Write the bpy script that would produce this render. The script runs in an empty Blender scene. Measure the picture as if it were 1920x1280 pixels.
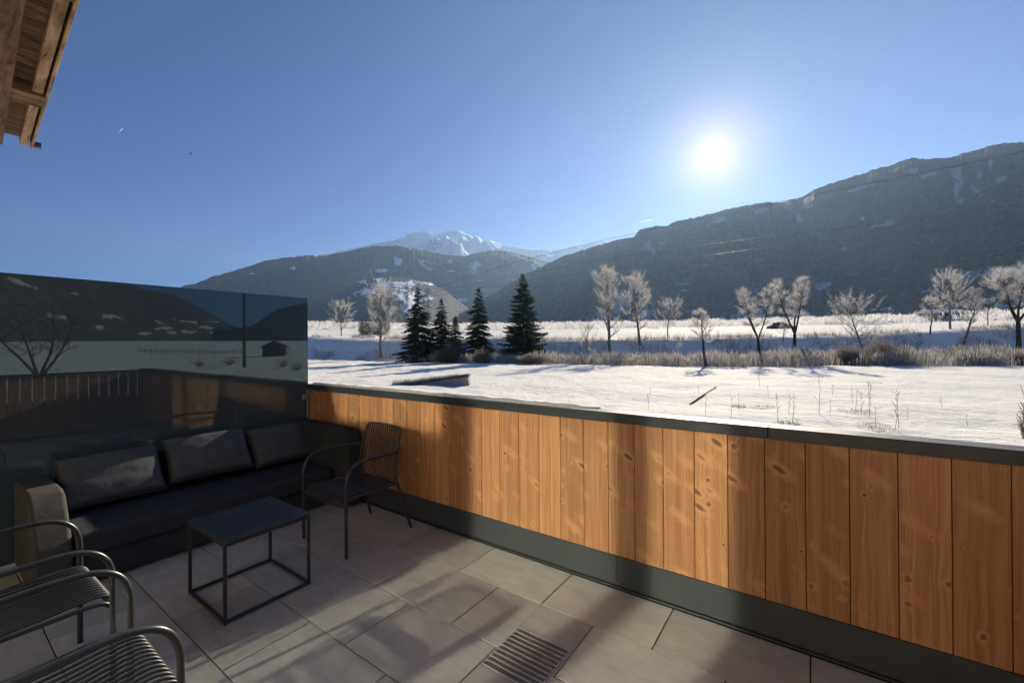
import bpy, bmesh, math, random
import numpy as np
from mathutils import Vector, Matrix, noise

S = bpy.context.scene
COL = S.collection
R = math.radians

# ------------------------------------------------------------------ camera
EYE = 1.55
F = 800.0                       # focal length in pixels of a 1920 wide frame
CW, CH = 1920, 1280
MC = (Matrix.Rotation(R(35.3), 3, 'Z') @ Matrix.Rotation(R(90.215), 3, 'X') @ Matrix.Rotation(R(-0.34), 3, 'Z'))
cam = bpy.data.cameras.new('camera')
cam.sensor_width = 36
cam.lens = F / CW * 36
cam.clip_start = 0.05
cam.clip_end = 60000
camo = bpy.data.objects.new('camera', cam)
camo.matrix_world = Matrix.Translation((0, 0, EYE)) @ MC.to_4x4()
COL.objects.link(camo)
S.camera = camo
HOR = 643.0


def ray(px, py):
    d = MC @ Vector((px - 960, 640 - py, -F))
    return d.normalized()


def onz(px, py, z):
    d = ray(px, py)
    t = (z - EYE) / d.z
    return Vector((d.x * t, d.y * t, z))


def at(px, depth, z=None):
    """ground position seen in column px at a given distance along the view axis"""
    d = MC @ Vector((px - 960, 640 - HOR, -F))
    t = depth / F
    return Vector((d.x * t, d.y * t, 0 if z is None else z))


# ------------------------------------------------------------------ sun, sky, exposure
SUN_AZ, SUN_EL = R(-9.91), R(21.64)      # measured from +Y towards +X
SV = Vector((math.sin(SUN_AZ) * math.cos(SUN_EL), math.cos(SUN_AZ) * math.cos(SUN_EL), math.sin(SUN_EL)))
sl = bpy.data.lights.new('sun', 'SUN')
sl.energy = 5.0
sl.angle = R(0.53)
sl.color = (1.0, 0.87, 0.69)
so = bpy.data.objects.new('sun', sl)
so.rotation_euler = SV.to_track_quat('Z', 'Y').to_euler()
so.location = SV * 30
COL.objects.link(so)

W = bpy.data.worlds.new('World')
S.world = W
W.use_nodes = True
wt = W.node_tree
wt.nodes.clear()
sky = wt.nodes.new('ShaderNodeTexSky')
sky.sky_type = 'NISHITA'
sky.sun_disc = False
sky.sun_elevation = SUN_EL
sky.sun_rotation = SUN_AZ
sky.altitude = 1500
sky.air_density = 1.0
sky.dust_density = 0.1
sky.ozone_density = 4.0
bgs = wt.nodes.new('ShaderNodeBackground')
bgs.inputs['Strength'].default_value = 0.055
tint = wt.nodes.new('ShaderNodeVectorMath')
tint.operation = 'MULTIPLY'
tint.inputs[1].default_value = (0.34, 0.57, 0.90)      # cold dry winter air, a deeper blue
wt.links.new(sky.outputs[0], tint.inputs[0])
wt.links.new(tint.outputs[0], bgs.inputs['Color'])
# the sun's disc and the bright aureole of the air round it, placed by direction
geo = wt.nodes.new('ShaderNodeTexCoord')
dot = wt.nodes.new('ShaderNodeVectorMath')
dot.operation = 'DOT_PRODUCT'
nrm = wt.nodes.new('ShaderNodeVectorMath')
nrm.operation = 'NORMALIZE'
wt.links.new(geo.outputs['Generated'], nrm.inputs[0])
wt.links.new(nrm.outputs[0], dot.inputs[0])
dot.inputs[1].default_value = SV


def wmath(op, a, b=None):
    n = wt.nodes.new('ShaderNodeMath')
    n.operation = op
    for i, v in enumerate((a, b)):
        if v is None:
            continue
        if hasattr(v, 'links'):
            wt.links.new(v, n.inputs[i])
        else:
            n.inputs[i].default_value = v
    return n.outputs[0]


ang = wmath('ARCCOSINE', wmath('MINIMUM', dot.outputs['Value'], 0.9999999))
deg = wmath('MULTIPLY', ang, 57.2958)


def gauss(width, amp):
    q = wmath('DIVIDE', deg, width)
    return wmath('MULTIPLY', wmath('EXPONENT', wmath('MULTIPLY', wmath('MULTIPLY', q, q), -1.0)), amp)


def expo(width, amp):
    return wmath('MULTIPLY', wmath('EXPONENT', wmath('MULTIPLY', wmath('DIVIDE', deg, width), -1.0)), amp)


core = wmath('ADD', gauss(0.60, 10.0), expo(3.1, 0.66))
wide = expo(12.0, 0.04)
addb = []
for fac, colr in ((core, (1.0, 0.74, 0.32, 1)), (wide, (1.0, 0.92, 0.74, 1))):
    b = wt.nodes.new('ShaderNodeBackground')
    b.inputs['Color'].default_value = colr
    wt.links.new(fac, b.inputs['Strength'])
    addb.append(b)
a1 = wt.nodes.new('ShaderNodeAddShader')
a2 = wt.nodes.new('ShaderNodeAddShader')
wt.links.new(bgs.outputs[0], a1.inputs[0])
wt.links.new(addb[0].outputs[0], a1.inputs[1])
wt.links.new(a1.outputs[0], a2.inputs[0])
wt.links.new(addb[1].outputs[0], a2.inputs[1])
wo = wt.nodes.new('ShaderNodeOutputWorld')
wt.links.new(a2.outputs[0], wo.inputs['Surface'])

vs = S.view_settings
vs.view_transform = 'Standard'
vs.look = 'None'
vs.exposure = 0.86
vs.gamma = 1.0
S.render.engine = 'CYCLES'
cy = S.cycles
cy.use_denoising = True
cy.max_bounces = 7
cy.diffuse_bounces = 4
cy.glossy_bounces = 4
cy.transparent_max_bounces = 12
cy.caustics_reflective = True      # the windows behind the camera throw the sun back on the terrace
cy.blur_glossy = 0.0
cy.sample_clamp_indirect = 0.0
cy.use_adaptive_sampling = False
cy.use_guiding = True
cy.use_surface_guiding = True
cy.use_volume_guiding = False
cy.guiding_training_samples = 64


# ------------------------------------------------------------------ node helpers
class NT:
    def __init__(self, name):
        self.m = bpy.data.materials.new(name)
        self.m.use_nodes = True
        self.t = self.m.node_tree
        self.t.nodes.clear()
        self.out = self.t.nodes.new('ShaderNodeOutputMaterial')

    def n(self, kind, **kw):
        x = self.t.nodes.new(kind)
        for k, v in kw.items():
            setattr(x, k, v)
        return x

    def set(self, sock, v):
        if v is None:
            return
        if isinstance(v, bpy.types.NodeSocket):
            self.t.links.new(v, sock)
        else:
            if isinstance(v, (tuple, list)) and len(v) == 3 and sock.type == 'RGBA':
                v = (*v, 1)
            sock.default_value = v

    def math(self, op, a, b=None, c=None, clamp=False):
        x = self.n('ShaderNodeMath', operation=op, use_clamp=clamp)
        for i, v in enumerate((a, b, c)):
            self.set(x.inputs[i], v)
        return x.outputs[0]

    def vmath(self, op, a, b=None):
        x = self.n('ShaderNodeVectorMath', operation=op)
        self.set(x.inputs[0], a)
        self.set(x.inputs[1], b)
        return x.outputs[0]

    def pos(self, kind='Object'):
        return self.n('ShaderNodeTexCoord').outputs[kind]

    def sep(self, v):
        x = self.n('ShaderNodeSeparateXYZ')
        self.set(x.inputs[0], v)
        return x.outputs

    def comb(self, a, b, c):
        x = self.n('ShaderNodeCombineXYZ')
        for i, v in enumerate((a, b, c)):
            self.set(x.inputs[i], v)
        return x.outputs[0]

    def noise(self, v, scale, detail=4, rough=0.55, dist=0.0):
        x = self.n('ShaderNodeTexNoise')
        self.set(x.inputs['Vector'], v)
        x.inputs['Scale'].default_value = scale
        x.inputs['Detail'].default_value = detail
        x.inputs['Roughness'].default_value = rough
        x.inputs['Distortion'].default_value = dist
        return x.outputs[0]

    def vor(self, v, scale, feature='F1', out='Distance', rnd=1.0):
        x = self.n('ShaderNodeTexVoronoi', feature=feature)
        self.set(x.inputs['Vector'], v)
        x.inputs['Scale'].default_value = scale
        x.inputs['Randomness'].default_value = rnd
        return x.outputs[out]

    def white(self, v):
        x = self.n('ShaderNodeTexWhiteNoise', noise_dimensions='3D')
        self.set(x.inputs['Vector'], v)
        return x.outputs['Value']

    def attr(self, name):
        x = self.n('ShaderNodeAttribute', attribute_name=name)
        return x.outputs['Fac']

    def ramp(self, f, stops, interp='LINEAR'):
        x = self.n('ShaderNodeValToRGB')
        x.color_ramp.interpolation = interp
        e = x.color_ramp.elements
        while len(e) < len(stops):
            e.new(0.5)
        for i, (p, c) in enumerate(stops):
            e[i].position = p
            e[i].color = (*c, 1) if len(c) == 3 else c
        self.set(x.inputs[0], f)
        return x.outputs[0]

    def mr(self, v, a, b, c=0.0, d=1.0, smooth=False):
        x = self.n('ShaderNodeMapRange', clamp=True)
        if smooth:
            x.interpolation_type = 'SMOOTHSTEP'
        self.set(x.inputs['Value'], v)
        for k, q in zip(('From Min', 'From Max', 'To Min', 'To Max'), (a, b, c, d)):
            self.set(x.inputs[k], q)
        return x.outputs[0]

    def mix(self, f, a, b, blend='MIX'):
        x = self.n('ShaderNodeMix', data_type='RGBA', blend_type=blend)
        self.set(x.inputs['Factor'], f)
        self.set(x.inputs[6], a)
        self.set(x.inputs[7], b)
        return x.outputs[2]

    def bump(self, h, strength=0.3, dist=0.01, nrm=None):
        x = self.n('ShaderNodeBump')
        x.inputs['Strength'].default_value = strength
        x.inputs['Distance'].default_value = dist
        self.set(x.inputs['Height'], h)
        if nrm is not None:
            self.set(x.inputs['Normal'], nrm)
        return x.outputs[0]

    def pr(self, color, rough=0.6, metal=0.0, nrm=None, spec=0.5, **kw):
        b = self.n('ShaderNodeBsdfPrincipled')
        self.set(b.inputs['Base Color'], color)
        self.set(b.inputs['Roughness'], rough)
        self.set(b.inputs['Metallic'], metal)
        self.set(b.inputs['Specular IOR Level'], spec)
        if nrm is not None:
            self.set(b.inputs['Normal'], nrm)
        for k, v in kw.items():
            self.set(b.inputs[k], v)
        self.last = b
        return b.outputs[0]

    def done(self, sh):
        self.t.links.new(sh, self.out.inputs['Surface'])
        return self.m


# ------------------------------------------------------------------ materials
def m_simple(name, col, rough=0.5, metal=0.0, spec=0.5, var=0.0, scale=30, bump=0.0, bscale=200, bd=0.001):
    t = NT(name)
    p = t.pos()
    c = col
    if var:
        n = t.noise(p, scale, 5)
        lo = tuple(x * (1 - var) for x in col)
        hi = tuple(min(1, x * (1 + var)) for x in col)
        c = t.ramp(n, [(0.3, lo), (0.7, hi)])
    nm = t.bump(t.noise(p, bscale, 3), bump, bd) if bump else None
    rr = t.mr(t.noise(p, scale * 1.7, 3), 0.3, 0.7, rough * 0.85, min(1, rough * 1.15))
    return t.done(t.pr(c, rr, metal, nm, spec))


def m_plant(name, col, var=0.4, scale=1.5, trans=0.45):
    """thin dry blades and twigs: the low sun behind them shines through"""
    t = NT(name)
    p = t.pos()
    n = t.noise(p, scale, 4, 0.7)
    c = t.ramp(n, [(0.3, tuple(x * (1 - var) for x in col)), (0.7, tuple(min(1, x * (1 + var)) for x in col))])
    d = t.n('ShaderNodeBsdfDiffuse')
    t.set(d.inputs['Color'], c)
    u = t.n('ShaderNodeBsdfTranslucent')
    t.set(u.inputs['Color'], c)
    m = t.n('ShaderNodeMixShader')
    m.inputs[0].default_value = trans
    t.t.links.new(d.outputs[0], m.inputs[1])
    t.t.links.new(u.outputs[0], m.inputs[2])
    return t.done(m.outputs[0])


def m_larch(name, base_a, base_b, grey=0.0):
    """planed boards: grain running up the board, knots, one tone per board (attribute 'board')"""
    t = NT(name)
    p = t.pos()
    x, y, z = t.sep(p)
    b = t.attr('board')
    b2 = t.math('FRACT', t.math('MULTIPLY', b, 7.31))
    off = t.math('MULTIPLY', b, 37.0)
    xx = t.math('ADD', x, y)                       # face runs along x (parapet) or y (its return)
    # knots
    kv = t.comb(t.math('MULTIPLY', xx, 8.5), off, t.math('MULTIPLY', t.math('ADD', z, off), 7.5))
    vo = t.n('ShaderNodeTexVoronoi', feature='F1')
    t.set(vo.inputs['Vector'], kv)
    vo.inputs['Scale'].default_value = 1.0
    kd = vo.outputs['Distance']
    kc = t.sep(vo.outputs['Color'])
    warpn = t.noise(t.comb(t.math('MULTIPLY', xx, 9), off, t.math('MULTIPLY', z, 3)), 1.0, 3)
    kd2 = t.math('ADD', kd, t.mr(t.noise(p, 55, 3), 0.3, 0.7, -0.025, 0.025))
    rad = t.mr(kc[0], 0.22, 1.0, 0.02, 0.13)       # a third of the cells carry no knot
    kdn = t.math('DIVIDE', kd2, t.math('ADD', rad, 0.004))
    has = t.mr(kc[0], 0.22, 0.26)
    # grain: rings bend round the knots
    bend = t.math('MULTIPLY', t.math('EXPONENT', t.math('MULTIPLY', kd, -8.0)), t.math('MULTIPLY', has, 0.5))
    gx = t.math('ADD', t.math('MULTIPLY', xx, 15.0), t.math('ADD', t.math('MULTIPLY', warpn, 0.45), bend))
    g1 = t.noise(t.comb(gx, off, t.math('MULTIPLY', z, 0.30)), 3.2, 7, 0.66)
    g2 = t.noise(t.comb(t.math('MULTIPLY', gx, 4.5), off, t.math('MULTIPLY', z, 0.5)), 5.0, 4, 0.65)
    col = t.ramp(g1, [(0.24, tuple(c * 0.74 for c in base_a)), (0.42, base_a), (0.60, base_b), (0.78, tuple(min(1, c * 1.10) for c in base_b))])
    col = t.mix(t.mr(g2, 0.42, 0.66, 0.0, 0.5), col, tuple(c * 0.55 for c in base_a))
    tone = t.mr(b2, 0, 1, 0.80, 1.18)
    col = t.mix(1.0, col, t.comb(tone, tone, tone), 'MULTIPLY')
    # resin streaks beside the knots, a light halo, a dark heart
    halo = t.math('MULTIPLY', t.mr(kdn, 2.2, 1.2), has)
    col = t.mix(t.math('MULTIPLY', halo, 0.5), col, tuple(min(1, c * 1.25) for c in base_b))
    ring = t.math('MULTIPLY', t.mr(kdn, 1.25, 0.9), has)
    col = t.mix(t.math('MULTIPLY', ring, 0.72), col, (base_a[0] * .42, base_a[1] * .33, base_a[2] * .26))
    heart = t.math('MULTIPLY', t.mr(kdn, 0.75, 0.4), t.math('MULTIPLY', has, t.mr(kc[1], 0.45, 0.6)))
    col = t.mix(t.math('MULTIPLY', heart, 0.85), col, (0.035, 0.018, 0.01))
    # long slanting bark pockets
    sv = t.comb(t.math('ADD', t.math('MULTIPLY', xx, 9.5), t.math('MULTIPLY', z, 2.5)), off,
                t.math('ADD', t.math('MULTIPLY', z, 15.0), t.math('MULTIPLY', xx, 7.0)))
    vs2 = t.n('ShaderNodeTexVoronoi', feature='F1')
    t.set(vs2.inputs['Vector'], sv)
    vs2.inputs['Scale'].default_value = 0.55
    sc = t.sep(vs2.outputs['Color'])
    sd = t.math('ADD', vs2.outputs['Distance'], t.mr(t.noise(p, 40, 2), 0.3, 0.7, -0.02, 0.02))
    slit = t.math('MULTIPLY', t.mr(sd, 0.17, 0.08), t.mr(sc[0], 0.42, 0.45))
    slh = t.math('MULTIPLY', t.mr(sd, 0.40, 0.18), t.mr(sc[0], 0.36, 0.39))
    col = t.mix(t.math('MULTIPLY', slh, 0.55), col, tuple(min(1, c * 1.2) for c in base_b))
    col = t.mix(t.math('MULTIPLY', slit, 0.8), col, (0.07, 0.03, 0.014))
    if grey:
        col = t.mix(t.mr(t.noise(p, 3, 5), 0.35, 0.65, grey * 0.6, grey), col, (0.16, 0.13, 0.10))
    h = t.math('ADD', t.math('MULTIPLY', g1, 0.6), t.math('MULTIPLY', ring, 0.5))
    h = t.math('SUBTRACT', h, t.math('MULTIPLY', slit, 0.9))
    nm = t.bump(h, 0.5, 0.003)
    return t.done(t.pr(col, t.mr(g1, 0.3, 0.7, 0.5, 0.68), 0, nm, 0.35))


def m_oldwood(name, a, b, along='y'):
    t = NT(name)
    p = t.pos()
    x, y, z = t.sep(p)
    brd = t.math('MULTIPLY', t.attr('board'), 19.0)
    kx, ky = (9.0, 1.3) if along == 'y' else (1.3, 12.0)
    v = t.comb(t.math('MULTIPLY', x, kx), t.math('ADD', t.math('MULTIPLY', y, ky), brd), t.math('MULTIPLY', z, 9.0))
    g = t.noise(v, 1.6, 7, 0.65, 0.8)
    col = t.ramp(g, [(0.28, tuple(c * 0.25 for c in a)), (0.42, a), (0.6, b), (0.75, tuple(c * 1.3 for c in b))])
    st = t.noise(p, 1.4, 5, 0.6)
    col = t.mix(t.mr(st, 0.5, 0.68, 0, 0.7), col, (0.03, 0.02, 0.014))
    return t.done(t.pr(col, 0.85, 0, t.bump(g, 0.8, 0.01), 0.2))


def m_tile():
    t = NT('stone_tile')
    p = t.pos()
    b = t.attr('board')
    x, y, z = t.sep(p)
    o = t.comb(t.math('MULTIPLY', b, 53.0), t.math('MULTIPLY', b, 17.0), 0.0)
    q = t.vmath('ADD', p, o)
    qs = t.sep(q)
    st = t.noise(t.comb(t.math('MULTIPLY', qs[0], 2.0), t.math('MULTIPLY', qs[1], 5.5), 0.0), 2.6, 7, 0.62, 0.6)
    cl = t.noise(q, 2.2, 5, 0.6, 0.4)
    fine = t.noise(q, 260, 3, 0.6)
    col = t.ramp(st, [(0.25, (0.36, 0.347, 0.31)), (0.5, (0.455, 0.44, 0.395)), (0.75, (0.55, 0.53, 0.48))])
    col = t.mix(t.mr(cl, 0.35, 0.65, 0.0, 0.4), col, (0.40, 0.40, 0.36))
    tone = t.mr(b, 0, 1, 0.86, 1.12)
    col = t.mix(1.0, col, t.comb(tone, tone, tone), 'MULTIPLY')
    col = t.mix(t.mr(fine, 0.62, 0.72, 0, 0.35), col, (0.2, 0.18, 0.16))
    col = t.mix(t.mr(t.noise(p, 0.9, 6, 0.7), 0.52, 0.7, 0, 0.25), col, (0.23, 0.21, 0.19))
    nm = t.bump(t.math('ADD', t.math('MULTIPLY', fine, 0.4), st), 0.25, 0.0016)
    return t.done(t.pr(col, t.mr(cl, 0.3, 0.7, 0.5, 0.68), 0, nm, 0.4))


def m_snow(name='snow', near=True):
    t = NT(name)
    p = t.pos()
    n1 = t.noise(p, 0.55, 6, 0.6)
    n2 = t.noise(p, 3.2, 5, 0.6, 0.4)
    n3 = t.noise(p, 22, 4, 0.6)
    col = t.ramp(n2, [(0.3, (0.81, 0.80, 0.735)), (0.6, (0.905, 0.895, 0.83))])
    # straw and earth poking through where the cover is thin
    th = t.math('MULTIPLY', t.mr(t.noise(p, 0.9, 6, 0.7), 0.60, 0.70), t.mr(n3, 0.52, 0.62))
    col = t.mix(t.math('MULTIPLY', th, 0.55), col, (0.22, 0.18, 0.12))
    rx = t.sep(p)
    rip = t.noise(t.comb(t.math('MULTIPLY', rx[0], 0.8), t.math('MULTIPLY', rx[1], 2.6), rx[2]), 1.7, 6, 0.65, 0.7)
    h = t.math('ADD', t.math('ADD', t.math('MULTIPLY', n1, 1.1), t.math('MULTIPLY', n2, 0.4)), t.math('MULTIPLY', n3, 0.08))
    h = t.math('ADD', h, t.math('MULTIPLY', rip, 0.55))
    nm = t.bump(h, 0.8, 0.22)
    return t.done(t.pr(col, 0.85, 0, nm, 0.08))


def m_mountain(name, wood_a, wood_b, open_=(0.82, 0.83, 0.86)):
    """forest floor and canopy as a rough dark skin, snow where the 'snow' attribute says it lies open"""
    t = NT(name)
    p = t.pos()
    s = t.attr('snow')
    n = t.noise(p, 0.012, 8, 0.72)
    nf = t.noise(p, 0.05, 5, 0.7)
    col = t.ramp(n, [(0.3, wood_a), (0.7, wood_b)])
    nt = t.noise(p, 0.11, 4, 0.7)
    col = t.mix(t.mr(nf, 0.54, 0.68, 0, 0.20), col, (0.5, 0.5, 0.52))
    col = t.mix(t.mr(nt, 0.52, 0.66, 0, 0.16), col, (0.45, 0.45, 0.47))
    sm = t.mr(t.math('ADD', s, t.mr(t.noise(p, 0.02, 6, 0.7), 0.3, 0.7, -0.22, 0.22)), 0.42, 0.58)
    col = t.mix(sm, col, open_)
    nm = t.bump(t.math('ADD', n, t.math('MULTIPLY', nf, 0.35)), 0.4, 14.0)
    return t.done(t.pr(col, 0.9, 0, nm, 0.1))


def m_fabric(name, col):
    t = NT(name)
    p = t.pos('Object')
    x, y, z = t.sep(p)
    w = t.math('ADD', t.math('SINE', t.math('MULTIPLY', y, 2400)), t.math('SINE', t.math('MULTIPLY', z, 2400)))
    n = t.noise(p, 14, 5, 0.6)
    c = t.ramp(n, [(0.3, tuple(v * 0.85 for v in col)), (0.7, tuple(v * 1.15 for v in col))])
    c = t.mix(t.mr(t.noise(p, 600, 2), 0.4, 0.65, 0, 0.3), c, tuple(v * 1.7 for v in col))
    wr = t.noise(p, 7, 4, 0.55, 0.9)
    nm = t.bump(wr, 0.28, 0.02, t.bump(w, 0.12, 0.0006))
    return t.done(t.pr(c, 0.92, 0, nm, 0.15))


M = {}
M['larch'] = m_larch('larch_boards', (0.375, 0.176, 0.072), (0.51, 0.262, 0.118))
M['siding'] = m_larch('house_siding', (0.52, 0.43, 0.34), (0.70, 0.60, 0.49), 0.0)
M['old'] = m_oldwood('weathered_timber', (0.075, 0.044, 0.026), (0.20, 0.13, 0.082))
M['oldpale'] = m_oldwood('pale_timber', (0.17, 0.11, 0.065), (0.32, 0.225, 0.145), 'x')
M['oldx'] = m_oldwood('weathered_purlin', (0.06, 0.034, 0.02), (0.13, 0.08, 0.05), 'x')
M['tile'] = m_tile()
M['snow'] = m_snow()
M['anthracite'] = m_simple('anthracite_sheet', (0.048, 0.056, 0.062), 0.36, 0.0, 0.5, 0.12, 4, 0.06, 60, 0.001)
M['capmetal'] = m_simple('cap_sheet', (0.032, 0.040, 0.047), 0.42, 0.0, 0.45, 0.12, 5, 0.05, 50, 0.001)
M['tube'] = m_simple('powder_coated_tube', (0.030, 0.034, 0.036), 0.34, 0.0, 0.5, 0.15, 20, 0.05, 900, 0.0004)
M['cord'] = m_simple('slat_coating', (0.034, 0.037, 0.039), 0.42, 0.0, 0.5, 0.15, 30)
M['tabletop'] = m_simple('table_sheet', (0.040, 0.042, 0.046), 0.42, 0.0, 0.5, 0.18, 9, 0.08, 700, 0.0004)
M['fabric'] = m_fabric('olive_grey_fabric', (0.080, 0.086, 0.090))
M['fabric2'] = m_fabric('sofa_fabric', (0.036, 0.040, 0.048))
M['fabric3_shade'] = m_fabric('shaded_armrest_fabric', (0.036, 0.040, 0.040))  # armrest cloth darkened for the shaded right arm; the lit left one stays lighter
M['fabric3'] = m_fabric('armrest_fabric', (0.068, 0.067, 0.058))
M['steel'] = m_simple('steel', (0.34, 0.33, 0.30), 0.38, 1.0, 0.5, 0.1, 20)
M['alu'] = m_simple('grey_aluminium', (0.26, 0.26, 0.25), 0.5, 0.2, 0.5, 0.1, 20)
M['grate'] = m_simple('galvanised_grate', (0.46, 0.46, 0.45), 0.55, 0.2, 0.5, 0.2, 40)
M['pit'] = m_simple('drain_pit', (0.012, 0.012, 0.012), 0.9)
M['grout'] = m_simple('joint_bed', (0.030, 0.028, 0.026), 0.95)
M['concrete'] = m_simple('concrete', (0.30, 0.295, 0.28), 0.85, 0, 0.3, 0.2, 3, 0.3, 40, 0.01)
M['darkconcrete'] = m_simple('dark_concrete', (0.075, 0.078, 0.08), 0.7, 0, 0.3, 0.3, 3, 0.3, 40, 0.01)  # a darker grey than the plain concrete
M['bark'] = m_simple('bark', (0.060, 0.048, 0.038), 0.95, 0, 0.2, 0.4, 12)
M['frostbark'] = m_simple('frosted_bark', (0.20, 0.175, 0.15), 0.95, 0, 0.2, 0.35, 6)
M['frost'] = m_plant('hoarfrosted_twigs', (0.62, 0.60, 0.575), 0.22, 2.0, 0.5)
M['brush'] = m_plant('dry_brush', (0.30, 0.265, 0.22), 0.5, 1.3, 0.35)
M['scrub'] = m_plant('frosted_scrub_twigs', (0.72, 0.71, 0.70), 0.3, 0.3, 0.5)
M['reed'] = m_plant('dry_reed', (0.40, 0.385, 0.36), 0.65, 2.6, 0.38)
M['needle'] = m_plant('spruce_needles', (0.065, 0.092, 0.068), 0.5, 1.6, 0.2)
M['needle2'] = m_plant('frosted_needles', (0.17, 0.16, 0.115), 0.5, 2.0, 0.3)
M['hedge'] = m_plant('grey_green_leaves', (0.20, 0.21, 0.16), 0.4, 1.6, 0.3)
M['straw'] = m_simple('dry_stalk', (0.20, 0.145, 0.09), 0.9, 0, 0.2, 0.3, 8)
M['barn'] = m_simple('barn_boards', (0.095, 0.072, 0.055), 0.9, 0, 0.2, 0.4, 3)
M['cable'] = m_simple('cable', (0.03, 0.03, 0.032), 0.6)
M['rubber'] = m_simple('black_plastic', (0.015, 0.015, 0.016), 0.5)
M['earth'] = m_simple('bare_earth', (0.13, 0.10, 0.07), 0.95, 0, 0.2, 0.4, 1)
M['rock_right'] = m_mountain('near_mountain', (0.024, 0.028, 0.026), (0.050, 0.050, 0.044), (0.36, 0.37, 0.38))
M['rock_mid'] = m_mountain('middle_mountain', (0.022, 0.028, 0.030), (0.050, 0.055, 0.052))
M['rock_far'] = m_mountain('snow_peak', (0.16, 0.16, 0.17), (0.42, 0.43, 0.45))


def m_screen():
    """dark grey tinted glass: mirrors at the surface, lets a little sun through"""
    t = NT('tinted_glass')
    g = t.n('ShaderNodeBsdfGlossy')
    t.set(g.inputs['Color'], (0.74, 0.93, 1.0))
    g.inputs['Roughness'].default_value = 0.012
    tr = t.n('ShaderNodeBsdfTransparent')
    t.set(tr.inputs['Color'], (0.075, 0.08, 0.08))
    df = t.n('ShaderNodeBsdfDiffuse')
    t.set(df.inputs['Color'], (0.050, 0.068, 0.086))
    tlu = t.n('ShaderNodeBsdfTranslucent')
    t.set(tlu.inputs['Color'], (0.10, 0.135, 0.165))
    ad = t.n('ShaderNodeAddShader')
    t.t.links.new(df.outputs[0], ad.inputs[0])
    t.t.links.new(tlu.outputs[0], ad.inputs[1])
    m1 = t.n('ShaderNodeMixShader')
    m1.inputs[0].default_value = 0.5
    t.t.links.new(tr.outputs[0], m1.inputs[1])
    t.t.links.new(ad.outputs[0], m1.inputs[2])
    fr = t.n('ShaderNodeFresnel')
    fr.inputs['IOR'].default_value = 1.55
    f = t.math('MULTIPLY_ADD', fr.outputs[0], 1.0, 0.05, clamp=True)
    m2 = t.n('ShaderNodeMixShader')
    t.t.links.new(f, m2.inputs[0])
    t.t.links.new(m1.outputs[0], m2.inputs[1])
    t.t.links.new(g.outputs[0], m2.inputs[2])
    return t.done(m2.outputs[0])


def m_window():
    """coated window glass in front of a dark room: throws back much of the low sun"""
    t = NT('window_glass')
    g = t.n('ShaderNodeBsdfGlossy')
    t.set(g.inputs['Color'], (0.92, 1.0, 0.98))
    g.inputs['Roughness'].default_value = 0.065
    d = t.n('ShaderNodeBsdfDiffuse')
    t.set(d.inputs['Color'], (0.03, 0.03, 0.03))
    m = t.n('ShaderNodeMixShader')
    m.inputs[0].default_value = 0.49
    t.t.links.new(d.outputs[0], m.inputs[1])
    t.t.links.new(g.outputs[0], m.inputs[2])
    return t.done(m.outputs[0])


M['screen'] = m_screen()
M['winglass'] = m_window()


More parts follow.
